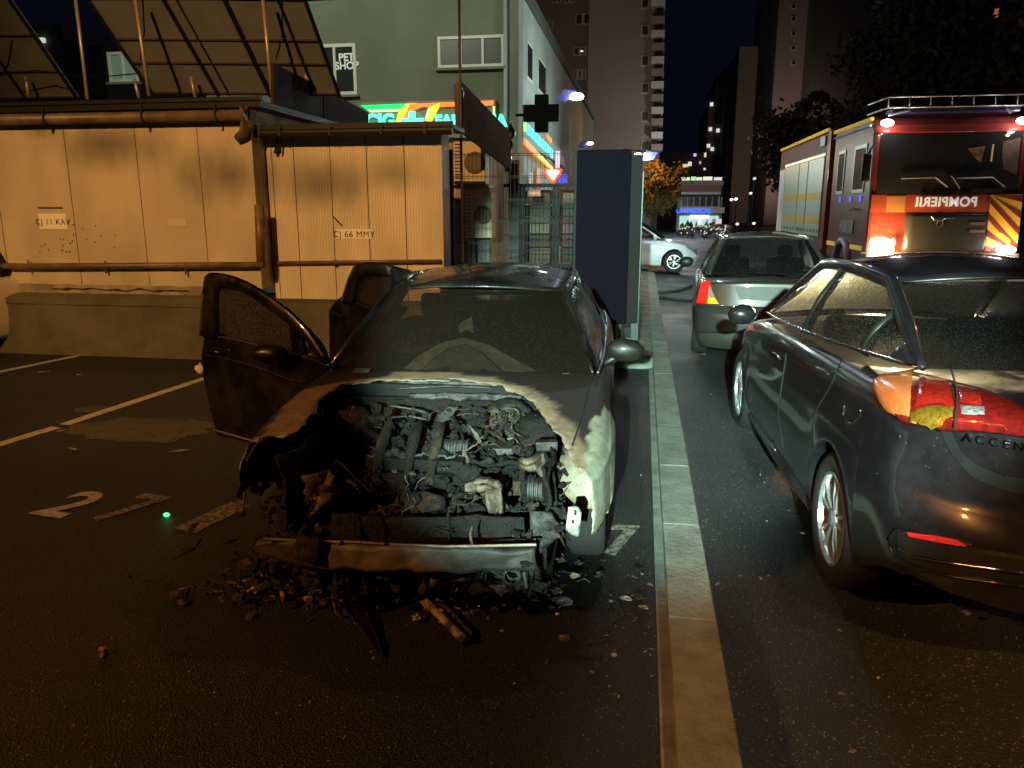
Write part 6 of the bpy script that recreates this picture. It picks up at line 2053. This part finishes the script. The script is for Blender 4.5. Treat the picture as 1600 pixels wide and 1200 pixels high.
def clump(nm, m, n, xs, ys, s0, s1, label, flat=.5, heap=0):
    lm = MB()
    for i in range(n):
        x = rng.gauss((xs[0] + xs[1]) / 2, (xs[1] - xs[0]) / 3.6)
        y_ = rng.gauss((ys[0] + ys[1]) / 2, (ys[1] - ys[0]) / 3.6)
        p = gnd(x, y_)
        s_ = rng.uniform(s0, s1) * (1 if rng.random() < .85 else 2)
        p.z = s_ * flat * .5 + (heap * rng.random() ** 2 if heap else 0)
        k = rng.random()
        if k < (.4 if heap else .65):
            lm.lump(p, (s_ * rng.uniform(.7, 1.5), s_ * rng.uniform(.7, 1.3), s_ * flat), 2 if s_ > .015 else 1, .45, i, 2)
        elif k < .85:
            a = rng.uniform(0, 3.14); d = Vector((math.cos(a), math.sin(a), rng.uniform(-.3, .8))) * s_ * rng.uniform(.7, 1.7)
            e_ = Vector((-math.sin(a), math.cos(a), rng.uniform(-.8, .8))) * s_ * rng.uniform(.4, 1.1)
            lm.slab([p - d, p - d * .3 + e_, p + d * .5 + e_ * .7, p + d, p + d * .2 - e_ * .6, p - d * .5 - e_ * .9], (.002, 0, .004))
        else:
            a = rng.uniform(0, 3.14)
            lm.tube([p, p + Vector((math.cos(a), math.sin(a), .3)) * s_ * 2, p + Vector((math.cos(a + .7), math.sin(a + .7), .1)) * s_ * 4], s_ * .12, 5)
    o = lm.build(nm, m, None, tag=(label, 'debris'))
    o['kind'] = 'stuff'
    return o


clump('burnt_debris', M_DB1, 760, (370, 860), (878, 952), .006, .028, 'black crumbs of burnt plastic heaped under and before the fallen nose', heap=.15)
clump('burnt_debris', M_DB2, 260, (370, 620), (890, 950), .004, .016, 'rust brown fragments scattered before the left end of the bumper beam', heap=.08)
clump('burnt_debris', M_DB2, 280, (580, 830), (895, 960), .004, .016, 'rust brown fragments scattered around the charred rods', heap=.07)
clump('burnt_debris', M_DB3, 70, (640, 900), (895, 965), .004, .016, 'pale metal shards before the right end of the bumper beam', heap=.05)
clump('grit', M_DB3, 150, (60, 1040), (930, 1200), .0015, .004, 'pale grit strewn over the dark asphalt in the foreground', .6)
clump('grit', M_DB2, 120, (1130, 1600), (960, 1200), .002, .005, 'brown grit on the road behind the dark grey saloon', .6)
clump('grit', M_DB3, 90, (1040, 1260), (520, 900), .003, .006, 'pale grit on the lane beside the kerb', .5)
clump('grit', M_DB3, 40, (930, 1040), (860, 1100), .003, .007, 'pale grit between the burnt car and the kerb', .5)


def loose(nm, label, cat, pts, r, m, k=8, lift=0):
    P_ = [gnd(x, y_, z_) for x, y_, z_ in pts]
    return MB().tube(P_, r, k).build(nm, m, None, smooth_=True, tag=(label, cat))


loose('charred_rod', 'thick brown charred rod lying diagonally before the bumper beam, left of the pair', 'rod', [(651, 928, .05), (672, 946, .035), (698, 972, .03), (726, 1001, .03)], [.022, .019, .018, .022], M_DB2)
loose('charred_rod', 'darker thinner rod lying behind the brown rod', 'rod', [(672, 934, .03), (700, 952, .02), (738, 992, .02)], [.012, .013, .010], M_DB1)
sp_ = MB().slab([gnd(536, 925, .06), gnd(556, 932, .05), gnd(570, 960, .03), gnd(590, 1010, .02), gnd(596, 1030, .01), gnd(578, 1006, .03), gnd(560, 980, .05), gnd(540, 955, .07)], (0, 0, .012))
sp_.build('burnt_panel_strip', mat('sooty strip', (.02, .017, .015), .35, .3, col2=(.07, .045, .03), scale=10), None, tag=('long pointed sooty panel strip lying toward the viewer in front of the beam', 'panel strip'))
loose('bent_wire', 'thin bent wire standing at the left of the debris heap', 'wire', [(513, 905, .10), (520, 935, .05), (526, 960, .01), (536, 962, .01)], .005, M_DB2, 6)
def shard(nm, label, cat, px, py, s_, m, seed=0, flat=.35):
    p = gnd(px, py); p.z = s_ * flat * .6
    return MB().lump(p, (s_, s_ * .7, s_ * flat), 2, .5, seed, 2).build(nm, m, None, tag=(label, cat))
shard('pale_shard', 'pale torn shard right of the debris, nearest the kerb side', 'shard', 880, 942, .045, M_DB3, 1)
shard('pale_shard', 'pale flat shard right of the round bearing', 'shard', 868, 925, .03, M_DB3, 2)
shard('tan_chunk', 'tan chunk of melted metal right of the debris heap top', 'chunk', 755, 934, .05, M_DB2, 3, .8)
shard('tan_chunk', 'tan angular chunk just above the charred rods', 'chunk', 718, 945, .045, M_DB2, 4, .9)
shard('curled_scrap', 'small curled yellowish scrap alone on the asphalt below the right of the heap', 'scrap', 884, 1000, .03, M_MELT, 5)
shard('ochre_crumb', 'small ochre crumb alone in the left foreground', 'crumb', 160, 1024, .022, M_DB2, 6, .8)
shard('pale_scrap', 'pale scrap lying on the asphalt before the grey saloon wheel side', 'scrap', 1510, 958, .018, M_DB3, 7)
shard('pale_scrap', 'pale scrap on the asphalt below the painted 7 by the kerb', 'scrap', 977, 936, .022, M_DB3, 8)
shard('pale_scrap', 'second pale scrap nearer the kerb, below the first', 'scrap', 1006, 950, .02, M_DB3, 9)
gb = gnd(260, 804, .012)  # glowing lump stands in for a green reflection on litter
MB().lump(gb, (.02, .015, .012), 2, .1).build('green_glow', emis('green glint', (.1, 1, .3), 2.2), None, smooth_=True, tag=('tiny green litter on the asphalt by the painted 7, its reflection made to glow', 'light'))
for k, (x0, y0, x1, y1, lb) in enumerate(((88, 674, 106, 672, 'pale scrap on the long bay line'), (264, 706, 298, 703, 'flat grey strip of litter between the bay line and the open door'), (58, 582, 78, 580, 'flat pale litter between the two bay lines, left one'), (118, 586, 128, 585, 'small pale litter between the two bay lines, right one'), (106, 700, 120, 703, 'small scrap below the long bay line'))):
    a, b = gnd(x0, y0, .006), gnd(x1, y1, .006)
    d = (b - a); n = Vector((-d.y, d.x, 0)) * .3
    MB().slab([a, (a + b) / 2 - n * .6, b, (a + b) / 2 + n * .5], (0, 0, .005)).build('litter', M_DB3, None, tag=(lb, 'litter'))
MB().lump(gnd(313, 577, .05), (.05, .05, .06), 2, .3, 3).build('crumpled_cup', mat('white cup', (.6, .5, .4), .6), None, tag=('crumpled white cup at the foot of the open front door', 'cup'))
